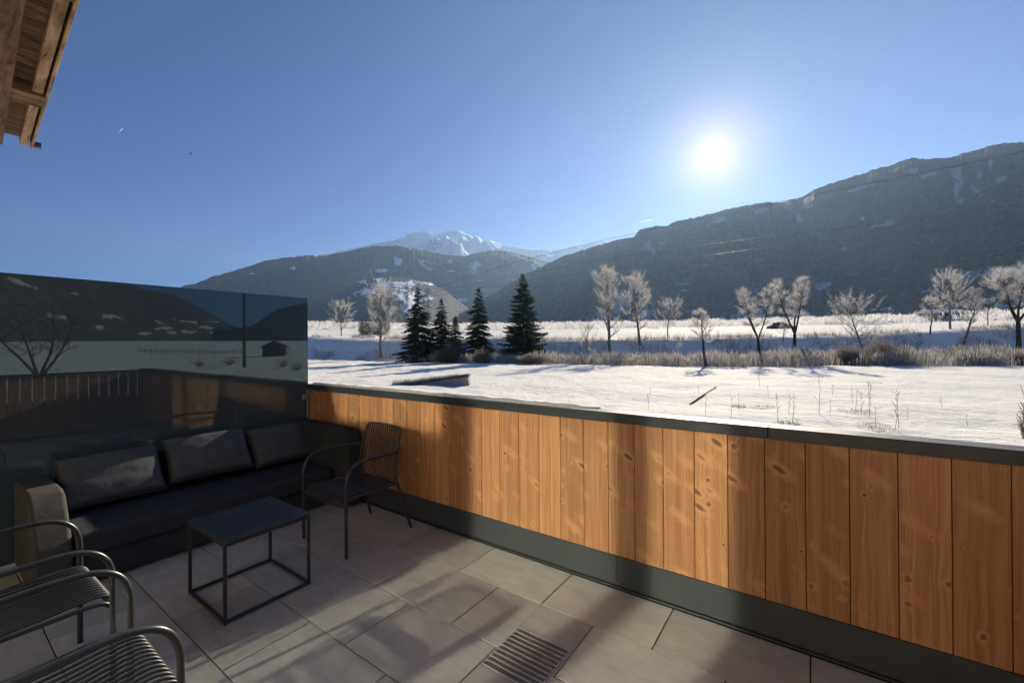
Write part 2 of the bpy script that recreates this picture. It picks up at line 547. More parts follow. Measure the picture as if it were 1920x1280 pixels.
# ------------------------------------------------------------------ mesh builder
class MB:
    def __init__(self):
        self.v = []
        self.f = []
        self.a = []
        self.cur = 0.0

    def add(self, vs, fs):
        b = len(self.v)
        self.v.extend([tuple(x) for x in vs])
        self.f.extend([tuple(b + i for i in f) for f in fs])
        self.a.extend([self.cur] * len(fs))

    def box(self, x0, x1, y0, y1, z0, z1, mat=None):
        vs = [(x, y, z) for x in (x0, x1) for y in (y0, y1) for z in (z0, z1)]
        if mat is not None:
            vs = [mat @ Vector(q) for q in vs]
        self.add(vs, [(0, 1, 3, 2), (4, 6, 7, 5), (0, 4, 5, 1), (2, 3, 7, 6), (0, 2, 6, 4), (1, 5, 7, 3)])

    def tube(self, pts, rad, seg=8, caps=True):
        pts = [Vector(p) for p in pts]
        n = len(pts)
        if not hasattr(rad, '__len__'):
            rad = [rad] * n
        up = None
        rings = []
        for i, p in enumerate(pts):
            d = (pts[min(i + 1, n - 1)] - pts[max(i - 1, 0)])
            if d.length < 1e-9:
                d = Vector((0, 0, 1))
            d.normalize()
            if up is None:
                up = Vector((0, 0, 1)) if abs(d.z) < 0.9 else Vector((1, 0, 0))
            s = d.cross(up)
            if s.length < 1e-6:
                s = d.orthogonal()
            s.normalize()
            up = s.cross(d).normalized()
            rings.append([p + (s * math.cos(k * 2 * math.pi / seg) + up * math.sin(k * 2 * math.pi / seg)) * rad[i] for k in range(seg)])
        vs = [q for r in rings for q in r]
        fs = []
        for i in range(n - 1):
            for k in range(seg):
                a, b = i * seg + k, i * seg + (k + 1) % seg
                fs.append((a, b, b + seg, a + seg))
        if caps:
            fs.append(tuple(reversed(range(seg))))
            fs.append(tuple(range((n - 1) * seg, n * seg)))
        self.add(vs, fs)

    def prism(self, poly, y0, y1):
        """profile in x,z pushed along y"""
        n = len(poly)
        vs = [(x, y0, z) for x, z in poly] + [(x, y1, z) for x, z in poly]
        fs = [tuple(range(n)), tuple(reversed(range(n, 2 * n)))]
        for i in range(n):
            j = (i + 1) % n
            fs.append((i, i + n, j + n, j))
        self.add(vs, fs)

    def quad(self, a, b, c, d):
        self.add([a, b, c, d], [(0, 1, 2, 3)])

    def tri(self, a, b, c):
        self.add([a, b, c], [(0, 1, 2)])

    def build(self, name, mat, parent=None, smooth=False, bevel=0, bseg=2, fix=True):
        me = bpy.data.meshes.new(name)
        me.from_pydata(self.v, [], self.f)
        at_ = me.attributes.new('board', 'FLOAT', 'FACE')
        at_.data.foreach_set('value', self.a)
        me.materials.append(mat)
        if fix:
            bm = bmesh.new()
            bm.from_mesh(me)
            bmesh.ops.recalc_face_normals(bm, faces=bm.faces)
            bm.to_mesh(me)
            bm.free()
        me.update()
        if smooth:
            me.polygons.foreach_set('use_smooth', [True] * len(me.polygons))
        o = bpy.data.objects.new(name, me)
        COL.objects.link(o)
        if parent:
            o.parent = parent
        if bevel:
            m = o.modifiers.new('bevel', 'BEVEL')
            m.width = bevel
            m.segments = bseg
            m.limit_method = 'ANGLE'
            m.angle_limit = R(35)
            if bseg > 1:
                me.polygons.foreach_set('use_smooth', [True] * len(me.polygons))
                w = o.modifiers.new('wn', 'WEIGHTED_NORMAL')
                w.keep_sharp = True
        return o


def tag(o, label=None, cat=None, group=None, kind=None):
    if label:
        o['label'] = label
    if cat:
        o['category'] = cat
    if group:
        o['group'] = group
    if kind:
        o['kind'] = kind
    return o


def empty(name, loc, label=None, cat=None, group=None, rz=0.0):
    o = bpy.data.objects.new(name, None)
    o.empty_display_size = 0.2
    o.location = loc
    o.rotation_euler = (0, 0, rz)
    COL.objects.link(o)
    return tag(o, label, cat, group)


def mesh_np(name, verts, faces, mat, smooth=True, attr=None):
    me = bpy.data.meshes.new(name)
    me.vertices.add(len(verts))
    me.vertices.foreach_set('co', np.asarray(verts, dtype=np.float32).ravel())
    nf = len(faces)
    me.loops.add(nf * 4)
    me.loops.foreach_set('vertex_index', np.asarray(faces, dtype=np.int32).ravel())
    me.polygons.add(nf)
    me.polygons.foreach_set('loop_start', np.arange(0, nf * 4, 4, dtype=np.int32))
    me.update(calc_edges=True)
    me.polygons.foreach_set('use_smooth', np.ones(nf, dtype=bool) if smooth else np.zeros(nf, dtype=bool))
    if attr:
        for k, v in attr.items():
            a = me.attributes.new(k, 'FLOAT', 'POINT')
            a.data.foreach_set('value', np.asarray(v, dtype=np.float32).ravel())
    me.materials.append(mat)
    me.validate()
    o = bpy.data.objects.new(name, me)
    COL.objects.link(o)
    return o


# ------------------------------------------------------------------ numpy value noise
_rs = np.random.RandomState(7)
_T = _rs.rand(256, 256)


def vnoise(x, y):
    xi, yi = np.floor(x).astype(int), np.floor(y).astype(int)
    fx, fy = x - xi, y - yi
    fx = fx * fx * (3 - 2 * fx)
    fy = fy * fy * (3 - 2 * fy)
    a = _T[xi & 255, yi & 255]
    b = _T[(xi + 1) & 255, yi & 255]
    c = _T[xi & 255, (yi + 1) & 255]
    d = _T[(xi + 1) & 255, (yi + 1) & 255]
    return (a * (1 - fx) + b * fx) * (1 - fy) + (c * (1 - fx) + d * fx) * fy


def fbm(x, y, octv=5, gain=0.5):
    s, amp, tot = 0, 1.0, 0
    for i in range(octv):
        s = s + amp * vnoise(x * 2 ** i + 17.3 * i, y * 2 ** i + 5.1 * i)
        tot += amp
        amp *= gain
    return s / tot


def ridged(x, y, octv=5, gain=0.5):
    s, amp, tot = 0, 1.0, 0
    for i in range(octv):
        s = s + amp * (1 - np.abs(2 * vnoise(x * 2 ** i + 31.7 * i, y * 2 ** i + 11.9 * i) - 1))
        tot += amp
        amp *= gain
    return s / tot


def sstep(a, b, x):
    t = np.clip((x - a) / (b - a), 0, 1)
    return t * t * (3 - 2 * t)


# ------------------------------------------------------------------ terrain
FW = MC @ Vector((0, 0, -1))
FWX, FWY = FW.x / math.hypot(FW.x, FW.y), FW.y / math.hypot(FW.x, FW.y)
ZG = -0.8
EDGE_L = [-200, -90, -46, -28, 0, 22, 47, 90, 200]
EDGE_F = [150, 88, 70, 60, 47.5, 40.5, 39, 39, 42]


def edge_dist(x, y):
    f = x * FWX + y * FWY
    l = x * FWY - y * FWX
    return f - np.interp(l, EDGE_L, EDGE_F), f, l


def ground(x, y):
    x = np.asarray(x, dtype=float)
    y = np.asarray(y, dtype=float)
    e, f, l = edge_dist(x, y)
    r = np.hypot(x, y)
    az = np.degrees(np.arctan2(x, y))
    front = 1 - sstep(18, 40, az)
    front = front * sstep(-130, -100, az)
    z = np.full_like(r, ZG)
    z = z + (fbm(x * 0.35, y * 0.35, 4) - 0.5) * 0.26 * sstep(4, 12, r) + (ridged(x * 0.5 + y * 0.12, y * 1.1, 3) - 0.5) * 0.10 * sstep(4, 10, r) * (1 - sstep(45, 90, r))
    z = z + (fbm(x * 0.05 + 9, y * 0.05, 3) - 0.5) * 0.5 * sstep(15, 40, r)
    # river bed with reeds, then the embankment whose near side lies in shade
    left = 1 - sstep(-22, -6, l)
    s0 = 17 * (1 - left) + 5 * left
    s1 = s0 + 5 * (1 - left) + 6.5 * left
    bed = sstep(0, 2.5, e) * (1 - sstep(s0 - 1, s0, e))
    z = z - 0.35 * bed * front
    top = 2.75 + 0.25 * (fbm(x * 0.03, y * 0.03 + 4, 3) - 0.5)
    z = z + front * top * sstep(s0, s1, e)
    kmain = 0.047 * (1 - sstep(22, 58, az)) + 0.0085 * sstep(22, 58, az)
    kmain = np.where(az < -62, 0.047 + (0.03 - 0.047) * sstep(62, 80, -az), kmain)
    start = 64 * front + 90 * (1 - front)
    z = z + kmain * np.clip(r - start, 0, None)
    z = z + (fbm(x * 0.008, y * 0.008 + 3, 4) - 0.5) * 3.0 * sstep(90, 300, r)
    return z


def gz(x, y):
    return float(ground(np.array([x]), np.array([y]))[0])


azs = np.radians(np.arange(-180, 180, 0.4))
rr = [1.5]
while rr[-1] < 2600:
    rr.append(rr[-1] * 1.03)
rr = np.array(rr)
A, RR = np.meshgrid(azs, rr)
X, Y = np.sin(A) * RR, np.cos(A) * RR
Z = ground(X, Y)
nr, na = X.shape
idx = np.arange(nr * na).reshape(nr, na)
i0, i1 = idx[:-1, :], idx[1:, :]
fc = np.stack([i0, np.roll(i0, -1, 1), np.roll(i1, -1, 1), i1], -1).reshape(-1, 4)
tag(mesh_np('snow_ground', np.stack([X, Y, Z], -1).reshape(-1, 3), fc, M['snow']), kind='structure')


# ------------------------------------------------------------------ mountains
def az_el(px, py, mirror=False):
    d = ray(px, py)
    x = -d.x if mirror else d.x
    return math.degrees(math.atan2(x, d.y)), math.degrees(math.asin(d.z))


def mountain(name, prof, dist, mat, snowf=None, slope=33, rough=0.10, seed=0.0, step=0.12, back=1.0, extra=None, nrad=110, silh=0.10):
    """prof: (azimuth, elevation) of the crest in degrees; dist: (azimuth, metres) of the crest"""
    a0, a1 = prof[0][0], prof[-1][0]
    az = np.arange(a0, a1 + step, step)
    el = np.interp(az, [p[0] for p in prof], [p[1] for p in prof])
    el = el + (fbm(az * 2.3 + seed, az * 0 + seed, 5, 0.6) - 0.5) * silh * 3
    dd = np.interp(az, [p[0] for p in dist], [p[1] for p in dist])
    h = dd * np.tan(np.radians(el)) + EYE
    run = np.maximum(h, 30) / math.tan(R(slope))
    t = np.concatenate([np.linspace(-0.12, 1.0, nrad), 1.0 + np.linspace(0.03, 1.2 * back, 26)])
    T, AZ = np.meshgrid(t, az, indexing='ij')
    _, HH = np.meshgrid(t, h, indexing='ij')
    _, RUN = np.meshgrid(t, run, indexing='ij')
    _, DD = np.meshgrid(t, dd, indexing='ij')
    r = DD - RUN * (1 - T)
    x, y = np.sin(np.radians(AZ)) * r, np.cos(np.radians(AZ)) * r
    Tc = np.clip(T, 0, 1)
    prof_z = np.where(T <= 1, (0.25 * Tc + 0.75 * Tc ** 1.12), 1 - 0.75 * (T - 1))
    z = HH * prof_z
    fade = np.clip((1 - T) * 5, 0, 1) * np.where(T <= 1, 1, 0) + np.where(T > 1, np.clip((T - 1) * 4, 0, 1), 0)
    s = 1 / 700.0
    gul = (ridged(x * s + seed, y * s + seed * 2, 5, 0.5) - 0.5)
    z = z + gul * HH * rough * 2.2 * fade
    z = z + (fbm(x / 90.0, y / 90.0, 3) - 0.5) * 22 * fade
    if extra is not None:
        z = z + extra(AZ, T, x, y) * fade
    z = z - np.where(T < 0, 60 * (-T) / 0.12, 0)
    el_v = np.degrees(np.arctan2(z - EYE, r))
    snow = snowf(AZ, el_v, T, x, y) if snowf is not None else np.zeros_like(z)
    n0, n1 = x.shape
    ix = np.arange(n0 * n1).reshape(n0, n1)
    f = np.stack([ix[:-1, :-1], ix[:-1, 1:], ix[1:, 1:], ix[1:, :-1]], -1).reshape(-1, 4)
    o = mesh_np(name, np.stack([x, y, z], -1).reshape(-1, 3), f, mat, attr={'snow': snow})
    tag(o, kind='structure')
    return o


def patches(lst, mirror=False):
    """snow clearings: (px, py, half width, half height, tilt) in pixels of the photograph turned to angles"""
    out = []
    for px, py, w, hgt, tilt in lst:
        a, e = az_el(px, py, mirror)
        sc = 57.3 / F * math.cos(R(a + 35.3)) if not mirror else 57.3 / F * 0.75
        out.append((a, e, max(w * sc, .02), max(hgt * sc, .02), R(tilt) * (-1 if not mirror else 1)))

    def f(az, el):
        s = np.zeros_like(az)
        wob = (fbm(az * 2.2, el * 2.6 + 3, 5, 0.68) - 0.5) + 0.35 * (fbm(az * 9, el * 12 + 3, 3, 0.7) - 0.5)
        for a, e, w, hh, tl in out:
            da, de = az - a, el - e
            u = da * math.cos(tl) - de * math.sin(tl)
            v = da * math.sin(tl) + de * math.cos(tl)
            q = np.sqrt((u / w) ** 2 + (v / hh) ** 2) + wob * 3.0
            s = np.maximum(s, np.clip(1.3 - q, 0, 1))
        return s
    return f


# far snow peak
pk = [(470, 520), (560, 492), (640, 470), (700, 457), (735, 452), (760, 446), (772, 441), (800, 438), (830, 436), (846, 433), (862, 432),
      (872, 437), (884, 443), (905, 449), (918, 450), (940, 458), (965, 462), (985, 466), (1010, 468), (1035, 469), (1060, 466),
      (1085, 461), (1110, 455), (1140, 452), (1180, 450), (1300, 470)]


def far_extra(AZ, T, x, y):
    a1_, _ = az_el(868, 440)
    # a shoulder and a bowl below the summit, open to the right
    s = np.exp(-((AZ - a1_ - 2.0) / 1.1) ** 2) * np.exp(-((T - 0.8) / 0.18) ** 2) * 140
    s -= np.exp(-((AZ - a1_ + 2.0) / 2.0) ** 2) * np.exp(-((T - 0.75) / 0.16) ** 2) * 230
    s += np.exp(-((AZ - a1_ + 5.2) / 1.2) ** 2) * np.exp(-((T - 0.86) / 0.12) ** 2) * 170
    s += np.exp(-((AZ - a1_ + 1.5) / 3.0) ** 2) * np.exp(-((T - 0.55) / 0.07) ** 2) * 260
    return s


mountain('mountain_peak', [az_el(*p) for p in pk], [(-90, 7600), (0, 7600)], M['rock_far'],
         lambda A_, E_, T_, x, y: 0.62 + 0.5 * (fbm(x / 160., y / 160., 4) - 0.35), slope=28, rough=0.17, seed=3.1, step=0.06, extra=far_extra, silh=0.06)

# middle mountain, forest with clearings
mid = [(-900, 640), (-500, 612), (-200, 590), (50, 568), (200, 556), (320, 545), (345, 536), (372, 530), (400, 518), (430, 510), (455, 503), (480, 494), (500, 488), (530, 483), (560, 480), (600, 477),
       (640, 474), (680, 464), (715, 460), (755, 461), (790, 468), (830, 476), (870, 480), (895, 474), (920, 469), (950, 471), (985, 479),
       (1010, 486), (1032, 492), (1080, 515), (1150, 545), (1240, 580)]
mid_sn = patches([(600, 476, 18, 4, 8), (745, 490, 9, 9, 30), (795, 487, 5, 6, 0), (845, 490, 4, 4, 0), (845, 508, 8, 2, 0),
                  (888, 502, 11, 14, -20), (1000, 500, 6, 8, 30), (716, 508, 20, 3, 4), (865, 563, 10, 4, 0), (550, 502, 5, 3, 0), (472, 513, 5, 2, 0),
                  (615, 612, 26, 8, 20), (690, 614, 28, 10, 20), (640, 600, 16, 6, 25), (775, 620, 26, 14, 25), (830, 465, 60, 3, 4), (900, 526, 10, 2, 0)])


def mid_extra(AZ, T, x, y):
    a_, e_ = az_el(740, 548)
    s = np.interp(T, [0.52, 0.585, 0.66, 0.74], [0, 1, -1, 0]) * 24 * np.exp(-((AZ - a_ + 4.6) / 1.8) ** 4)
    a_, e_ = az_el(742, 545)
    s += np.interp(T, [0.30, 0.42, 0.60, 0.72], [0, 1, -1, 0]) * 52 * np.exp(-((AZ - a_) / 3.4) ** 4)
    return s


mountain('mountain_ridge', [az_el(*p) for p in mid], [(-90, 4200), (-50, 4200), (-30, 4600), (0, 4600)], M['rock_mid'],
         lambda A_, E_, T_, x, y: np.maximum(mid_sn(A_, E_), 0.5 * sstep(0.965, 1.0, T_) * sstep(0.45, 0.6, fbm(A_ * .7, A_ * 0, 3))),
         slope=32, rough=0.11, seed=8.2, step=0.08, extra=mid_extra)

# sunlit spur with clearings in front of the middle mountain
spur = [(560, 640), (590, 622), (620, 590), (645, 552), (668, 528), (700, 521), (735, 519), (770, 522), (805, 529), (835, 545), (870, 572), (920, 606), (960, 636)]
spur_sn = patches([(662, 527, 32, 5, 6), (690, 546, 30, 6, 14), (720, 540, 16, 14, 0), (748, 533, 40, 7, 0), (752, 552, 20, 11, -35), (774, 566, 20, 20, -30), (800, 532, 14, 3, 0),
                   (780, 592, 18, 14, -30), (800, 560, 16, 4, 10), (708, 524, 16, 3, 0)])
mountain('mountain_spur', [az_el(*p) for p in spur], [(-90, 2950), (0, 2950)], M['rock_mid'], lambda A_, E_, T_, x, y: spur_sn(A_, E_),
         slope=17.5, rough=0.05, seed=5.5, step=0.05, silh=0.05)

# right mountain
rgt = [(780, 640), (840, 610), (880, 578), (910, 558), (945, 538), (975, 520), (1000, 507), (1022, 497), (1050, 482), (1085, 471), (1120, 461), (1150, 452), (1190, 443), (1198, 431),
       (1225, 424), (1250, 424), (1265, 415), (1300, 409), (1330, 401), (1370, 391), (1400, 385), (1440, 378), (1460, 380), (1500, 371), (1525, 357),
       (1560, 343), (1600, 331), (1640, 318), (1680, 305), (1712, 296), (1735, 299), (1775, 296), (1810, 287), (1850, 275), (1880, 269), (1920, 268),
       (2000, 262), (2150, 240), (2400, 235), (2900, 260)]
rgt_sn = patches([(1220, 466, 5, 14, 35), (1240, 458, 5, 6, 30), (1350, 412, 12, 4, 10), (1430, 394, 10, 4, 0), (1500, 410, 8, 8, 20), (1517, 388, 14, 3, 10),
                  (1620, 350, 22, 3, 12), (1712, 322, 12, 6, 0), (1745, 327, 12, 4, 12), (1660, 420, 26, 5, 0), (1615, 411, 4, 3, 0),
                  (1795, 330, 6, 18, 10), (1793, 360, 4, 22, 0), (1800, 378, 4, 5, 0), (1832, 360, 4, 12, 30), (1857, 312, 3, 12, 0), (1838, 330, 3, 8, 0), (1880, 336, 7, 4, 25),
                  (1582, 464, 5, 4, -30), (1688, 507, 10, 3, 0), (1855, 425, 5, 3, -20), (1280, 532, 16, 1.5, 0), (1285, 560, 30, 2, 0), (1290, 586, 22, 2, 0), (1285, 545, 14, 1.2, 0),
                  (1125, 600, 32, 16, 35), (1165, 570, 26, 22, 40), (1200, 590, 24, 26, 20), (1400, 590, 40, 10, 6), (1490, 590, 26, 8, -8), (1540, 538, 22, 6, 14),
                  (1680, 612, 50, 5, 3), (1785, 517, 40, 5, 4), (1880, 508, 50, 7, 4), (1840, 565, 24, 5, 6), (1900, 570, 26, 9, 8), (1870, 595, 44, 10, 8), (1720, 600, 30, 4, 6),
                  (1600, 615, 30, 3, 0), (1735, 546, 5, 3, 0), (1660, 580, 16, 2, 0), (1590, 560, 10, 2, 0)])
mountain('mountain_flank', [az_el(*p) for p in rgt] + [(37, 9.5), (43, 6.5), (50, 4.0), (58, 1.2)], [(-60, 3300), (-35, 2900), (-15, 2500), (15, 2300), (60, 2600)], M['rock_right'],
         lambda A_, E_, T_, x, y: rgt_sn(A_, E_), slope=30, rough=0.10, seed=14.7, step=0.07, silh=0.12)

# the other side of the valley, mirrored in the glass screen
rev = [(46, 1.0), (52, 2.6), (56, 4.0), (58.5, 4.8), (61.1, 5.0), (64.1, 4.1), (66.5, 2.2), (67.8, 1.9), (69, 2.4), (70.3, 3.4), (73.5, 5.2), (77.3, 6.0), (81, 8.2), (85.5, 10.5), (92, 13), (105, 14), (125, 11), (150, 8)]
rev_sn = patches([(515, 588, 5, 3, 0), (395, 586, 12, 2, -14), (422, 596, 10, 2, -10), (350, 602, 22, 3, -6), (405, 603, 20, 2, 0), (390, 614, 18, 5, -4), (355, 622, 20, 3, 0), (300, 604, 9, 3, -20),
                  (310, 615, 12, 3, 0), (330, 624, 16, 3, 0), (395, 624, 12, 3, 0), (212, 594, 20, 4, -6), (190, 613, 10, 4, 10), (40, 530, 18, 4, -24), (100, 592, 16, 4, -10), (145, 550, 8, 2, -10),
                  (480, 625, 8, 1.5, 0), (280, 625, 12, 2.5, 0)], True)
mountain('mountain_opposite', rev, [(46, 3000), (70, 3400), (90, 2200), (150, 2500)], M['rock_right'],
         lambda A_, E_, T_, x, y: rev_sn(A_, E_), slope=26, rough=0.08, seed=21.3, step=0.2, nrad=60)

# ------------------------------------------------------------------ terrace
PY = 2.583            # inner face of the parapet
GX = -4.64            # glass screen
XE = 1.24             # far end of the terrace
YH = -1.8             # house wall
rnd = random.Random(5)

b = MB()
b.box(GX - 0.25, XE + 0.05, YH - .3, PY + 0.20, -0.14, -0.010)
o = b.build('terrace_slab', M['grout'])
tag(o, kind='structure')
b = MB()
ys = [PY - 0.012, 2.168]
while ys[-1] > YH:
    ys.append(ys[-1] - 0.436)
g = 0.0030
drain = (-1.332, -1.012, 1.600, 1.928)
for j in range(len(ys) - 1):
    off = -0.680 if j % 2 == 0 else -0.998
    x = off - 0.655 * 8
    while x < XE:
        x0, x1, y0, y1 = max(x + g, GX + .02), min(x + 0.655 - g, XE - .012), ys[j + 1] + g, ys[j] - g
        x += 0.655
        if x1 - x0 < 0.01:
            continue
        b.cur = rnd.random()
        zt = rnd.uniform(-0.0008, 0.0008)
        d = drain
        if x0 < d[1] and x1 > d[0] and y0 < d[3] and y1 > d[2]:      # tile cut round the drain
            if x0 < d[0]:
                b.box(x0, d[0], y0, y1, -0.009, zt)
            if x1 > d[1]:
                b.box(d[1], x1, y0, y1, -0.009, zt)
            xa, xb = max(x0, d[0]), min(x1, d[1])
            if y1 > d[3] + 0.004:
                b.box(xa, xb, d[3], y1, -0.009, zt)
            if y0 < d[2] - 0.004:
                b.box(xa, xb, y0, d[2], -0.009, zt)
        else:
            b.box(x0, x1, y0, y1, -0.009, zt)
o = b.build('terrace_floor', M['tile'], bevel=0.0016, bseg=1)
tag(o, kind='structure')

# drain grate
dr = empty('floor_drain', (drain[0], drain[2], 0), 'square metal grate let into the grey terrace tiles', 'drain grate')
w_, h_ = drain[1] - drain[0], drain[3] - drain[2]
b = MB()
b.box(0.004, w_ - 0.004, 0.004, h_ - 0.004, -0.0095, -0.0085)
b.build('pit', M['pit'], dr)
b = MB()
for x0, x1, y0, y1 in ((0.002, w_ - 0.002, 0.002, 0.008), (0.002, w_ - 0.002, h_ - 0.008, h_ - 0.002), (0.002, 0.008, 0.0085, h_ - 0.0085), (w_ - 0.008, w_ - 0.002, 0.0085, h_ - 0.0085)):
    b.box(x0, x1, y0, y1, -0.008, 0.0022)
b.build('frame', M['grate'], dr)
b = MB()
for i in range(1, 10):
    yy = 0.008 + (h_ - 0.016) * i / 10
    b.box(0.0085, w_ - 0.0085, yy - 0.0022, yy + 0.0022, -0.0075, 0.0015)
b.build('bearing_bars', M['grate'], dr)
b = MB()
for i in range(1, 34):
    xx = 0.008 + (w_ - 0.016) * i / 34
    b.box(xx - 0.0017, xx + 0.0017, 0.0085, h_ - 0.0085, -0.0070, 0.0009)
b.build('cross_bars', M['alu'], dr)

# parapet
pp = empty('parapet_wall', ((GX + XE) / 2, PY, 0), 'low terrace parapet clad in orange-brown larch boards under a dark metal cap', 'parapet')
px0 = pp.location.copy()


def loc(o, e):
    o.matrix_parent_inverse = Matrix.Translation(-e.location)
    return o


b = MB()
b.box(GX - 0.02, XE + 0.16, PY + 0.032, PY + 0.135, -0.80, 1.040)
loc(b.build('wall_core', M['darkconcrete'], pp), pp)
b = MB()
x = -0.726 - 0.1735 * 40
k = 0
edges = []
while x < XE:
    edges.append(x)
    x += 0.1735 + rnd.uniform(-0.003, 0.003)
edges.append(XE)
edges = [e for e in edges if e > GX + 0.03]
edges[0] = GX + 0.045
for e0, e1 in zip(edges[:-1], edges[1:]):
    if e1 - e0 < .02:
        continue
    b.cur = rnd.random()
    dy = rnd.uniform(-0.0012, 0.0012)
    b.box(e0 + 0.0016, e1 - 0.0016, PY + dy, PY + 0.026, 0.205, 1.046)
loc(b.build('cladding', M['larch'], pp, bevel=0.0022, bseg=2), pp)
b = MB()
b.box(GX + 0.03, XE, PY + 0.0265, PY + 0.0315, 0.19, 1.04)
loc(b.build('backing', M['pit'], pp), pp)
b = MB()
for s0, s1 in ((GX + 0.03, -3.03), (-3.027, -1.030), (-1.027, XE)):
    b.box(s0, s1, PY + 0.004, PY + 0.012, 0.016, 0.200)
loc(b.build('skirting', M['anthracite'], pp, bevel=0.001, bseg=1), pp)
b = MB()
b.box(GX + 0.03, XE, PY - 0.010, PY + 0.003, 0.0015, 0.013)
loc(b.build('skirting_edge', M['capmetal'], pp, bevel=0.003, bseg=2), pp)
b = MB()
for s0, s1 in ((GX + 0.012, -2.9), (-2.897, -0.2), (-0.197, XE + 0.17)):
    prof = [(PY - 0.016, 1.046), (PY - 0.016, 1.103), (PY - 0.012, 1.107), (PY + 0.150, 1.100), (PY + 0.156, 1.094), (PY + 0.156, 1.045)]
    n = len(prof)
    vsx = [(s0, y, z) for y, z in prof] + [(s1, y, z) for y, z in prof]
    b.add(vsx, [tuple(range(n)), tuple(reversed(range(n, 2 * n)))] + [(i, i + n, (i + 1) % n + n, (i + 1) % n) for i in range(n)])
loc(b.build('cap', M['capmetal'], pp, bevel=0.002, bseg=2), pp)

# snow still lying on the outer half of the cap
nx = 260
vs_, fs_ = [], []
x0_, x1_ = GX + 0.03, -1.20
for i in range(nx + 1):
    x = x0_ + (x1_ - x0_) * i / nx
    q = noise.noise(Vector((x * 6, 0.3, 0)))
    end = max(0.0, min(1.0, (x1_ - x) / 0.25))
    tk = (0.020 + 0.007 * q + 0.004 * noise.noise(Vector((x * 23, 2, 0)))) * (0.35 + 0.65 * end)
    yi = PY + 0.032 + 0.014 * noise.noise(Vector((x * 4.3, 7, 0))) + 0.006 * noise.noise(Vector((x * 19, 5, 0))) + (1 - end) * 0.06
    yo = PY + 0.160 + 0.004 * noise.noise(Vector((x * 7, 4, 0)))
    vs_ += [(x, yi, 1.1035), (x, yi + 0.004, 1.105 + tk * .6), (x, yi + 0.018, 1.105 + tk), (x, (yi + yo) / 2, 1.103 + tk * 1.1), (x, yo - 0.012, 1.1 + tk), (x, yo, 1.10 + tk * .4), (x, yo, 1.094)]
    if i:
        a_ = (i - 1) * 7
        for k in range(6):
            fs_.append((a_ + k, a_ + k + 1, a_ + k + 8, a_ + k + 7))
b = MB()
b.add(vs_, fs_)
o = b.build('snow_on_cap', M['snow'], smooth=True)
tag(o, 'thin strip of snow lying on the outer edge of the parapet cap', 'snow', kind='stuff')

# return of the parapet at the far end of the terrace, mirrored in the screen
rt = empty('side_balustrade', (XE, 0.4, 0), 'slatted wooden balustrade closing the side end of the terrace', 'balustrade')
b = MB()
yy = YH + 0.03
while yy < PY - 0.05:
    b.cur = rnd.random()
    b.box(XE + 0.02, XE + 0.045, yy, yy + 0.122, 0.06, 1.03)
    yy += 0.134
loc(b.build('slats', M['larch'], rt), rt)
b = MB()
b.box(XE + 0.0505, XE + 0.065, YH + 0.02, PY + 0.10, -0.10, 0.62)
loc(b.build('lower_panel', M['anthracite'], rt), rt)
b = MB()
b.box(XE + 0.0, XE + 0.10, YH + 0.01, PY - 0.02, 1.035, 1.085)
loc(b.build('rail', M['capmetal'], rt), rt)

# glass screen
gs = empty('glass_screen', (GX, 1.0, 0), 'tall dark tinted glass wind screen behind the sofa, mirroring the valley', 'glass screen')
b = MB()
b.box(GX - 0.005, GX + 0.005, YH + 0.06, PY + 0.0, 0.015, 2.065)
loc(b.build('pane', M['screen'], gs), gs)
b = MB()
b.box(GX + 0.008, GX + 0.030, PY - 0.020, PY + 0.012, 0.02, 1.045)
loc(b.build('post', M['alu'], gs, bevel=0.002, bseg=1), gs)
for zc in (0.965, 0.30):
    b = MB()
    b.box(GX + 0.006, GX + 0.034, PY - 0.070, PY - 0.022, zc - 0.028, zc + 0.028)
    b.tube([(GX + 0.034, PY - 0.044, zc), (GX + 0.044, PY - 0.044, zc)], 0.012, 10)
    loc(b.build('clamp', M['alu'], gs, bevel=0.003, bseg=2), gs)


# ------------------------------------------------------------------ furniture
def arc(c, r, a0, a1, n, plane='yz', x=0.0):
    out = []
    for i in range(n + 1):
        a = a0 + (a1 - a0) * i / n
        out.append((x, c[0] + r * math.cos(a), c[1] + r * math.sin(a)))
    return out


def smooth_path(pts, n=4):
    pts = [Vector(p) for p in pts]
    out = []
    for i in range(len(pts) - 1):
        p0 = pts[max(i - 1, 0)]
        p1, p2 = pts[i], pts[i + 1]
        p3 = pts[min(i + 2, len(pts) - 1)]
        for k in range(n):
            t = k / n
            out.append(0.5 * ((2 * p1) + (p2 - p0) * t + (2 * p0 - 5 * p1 + 4 * p2 - p3) * t * t + (3 * p1 - p0 - 3 * p2 + p3) * t ** 3))
    out.append(pts[-1])
    return out


HWD = 0.288


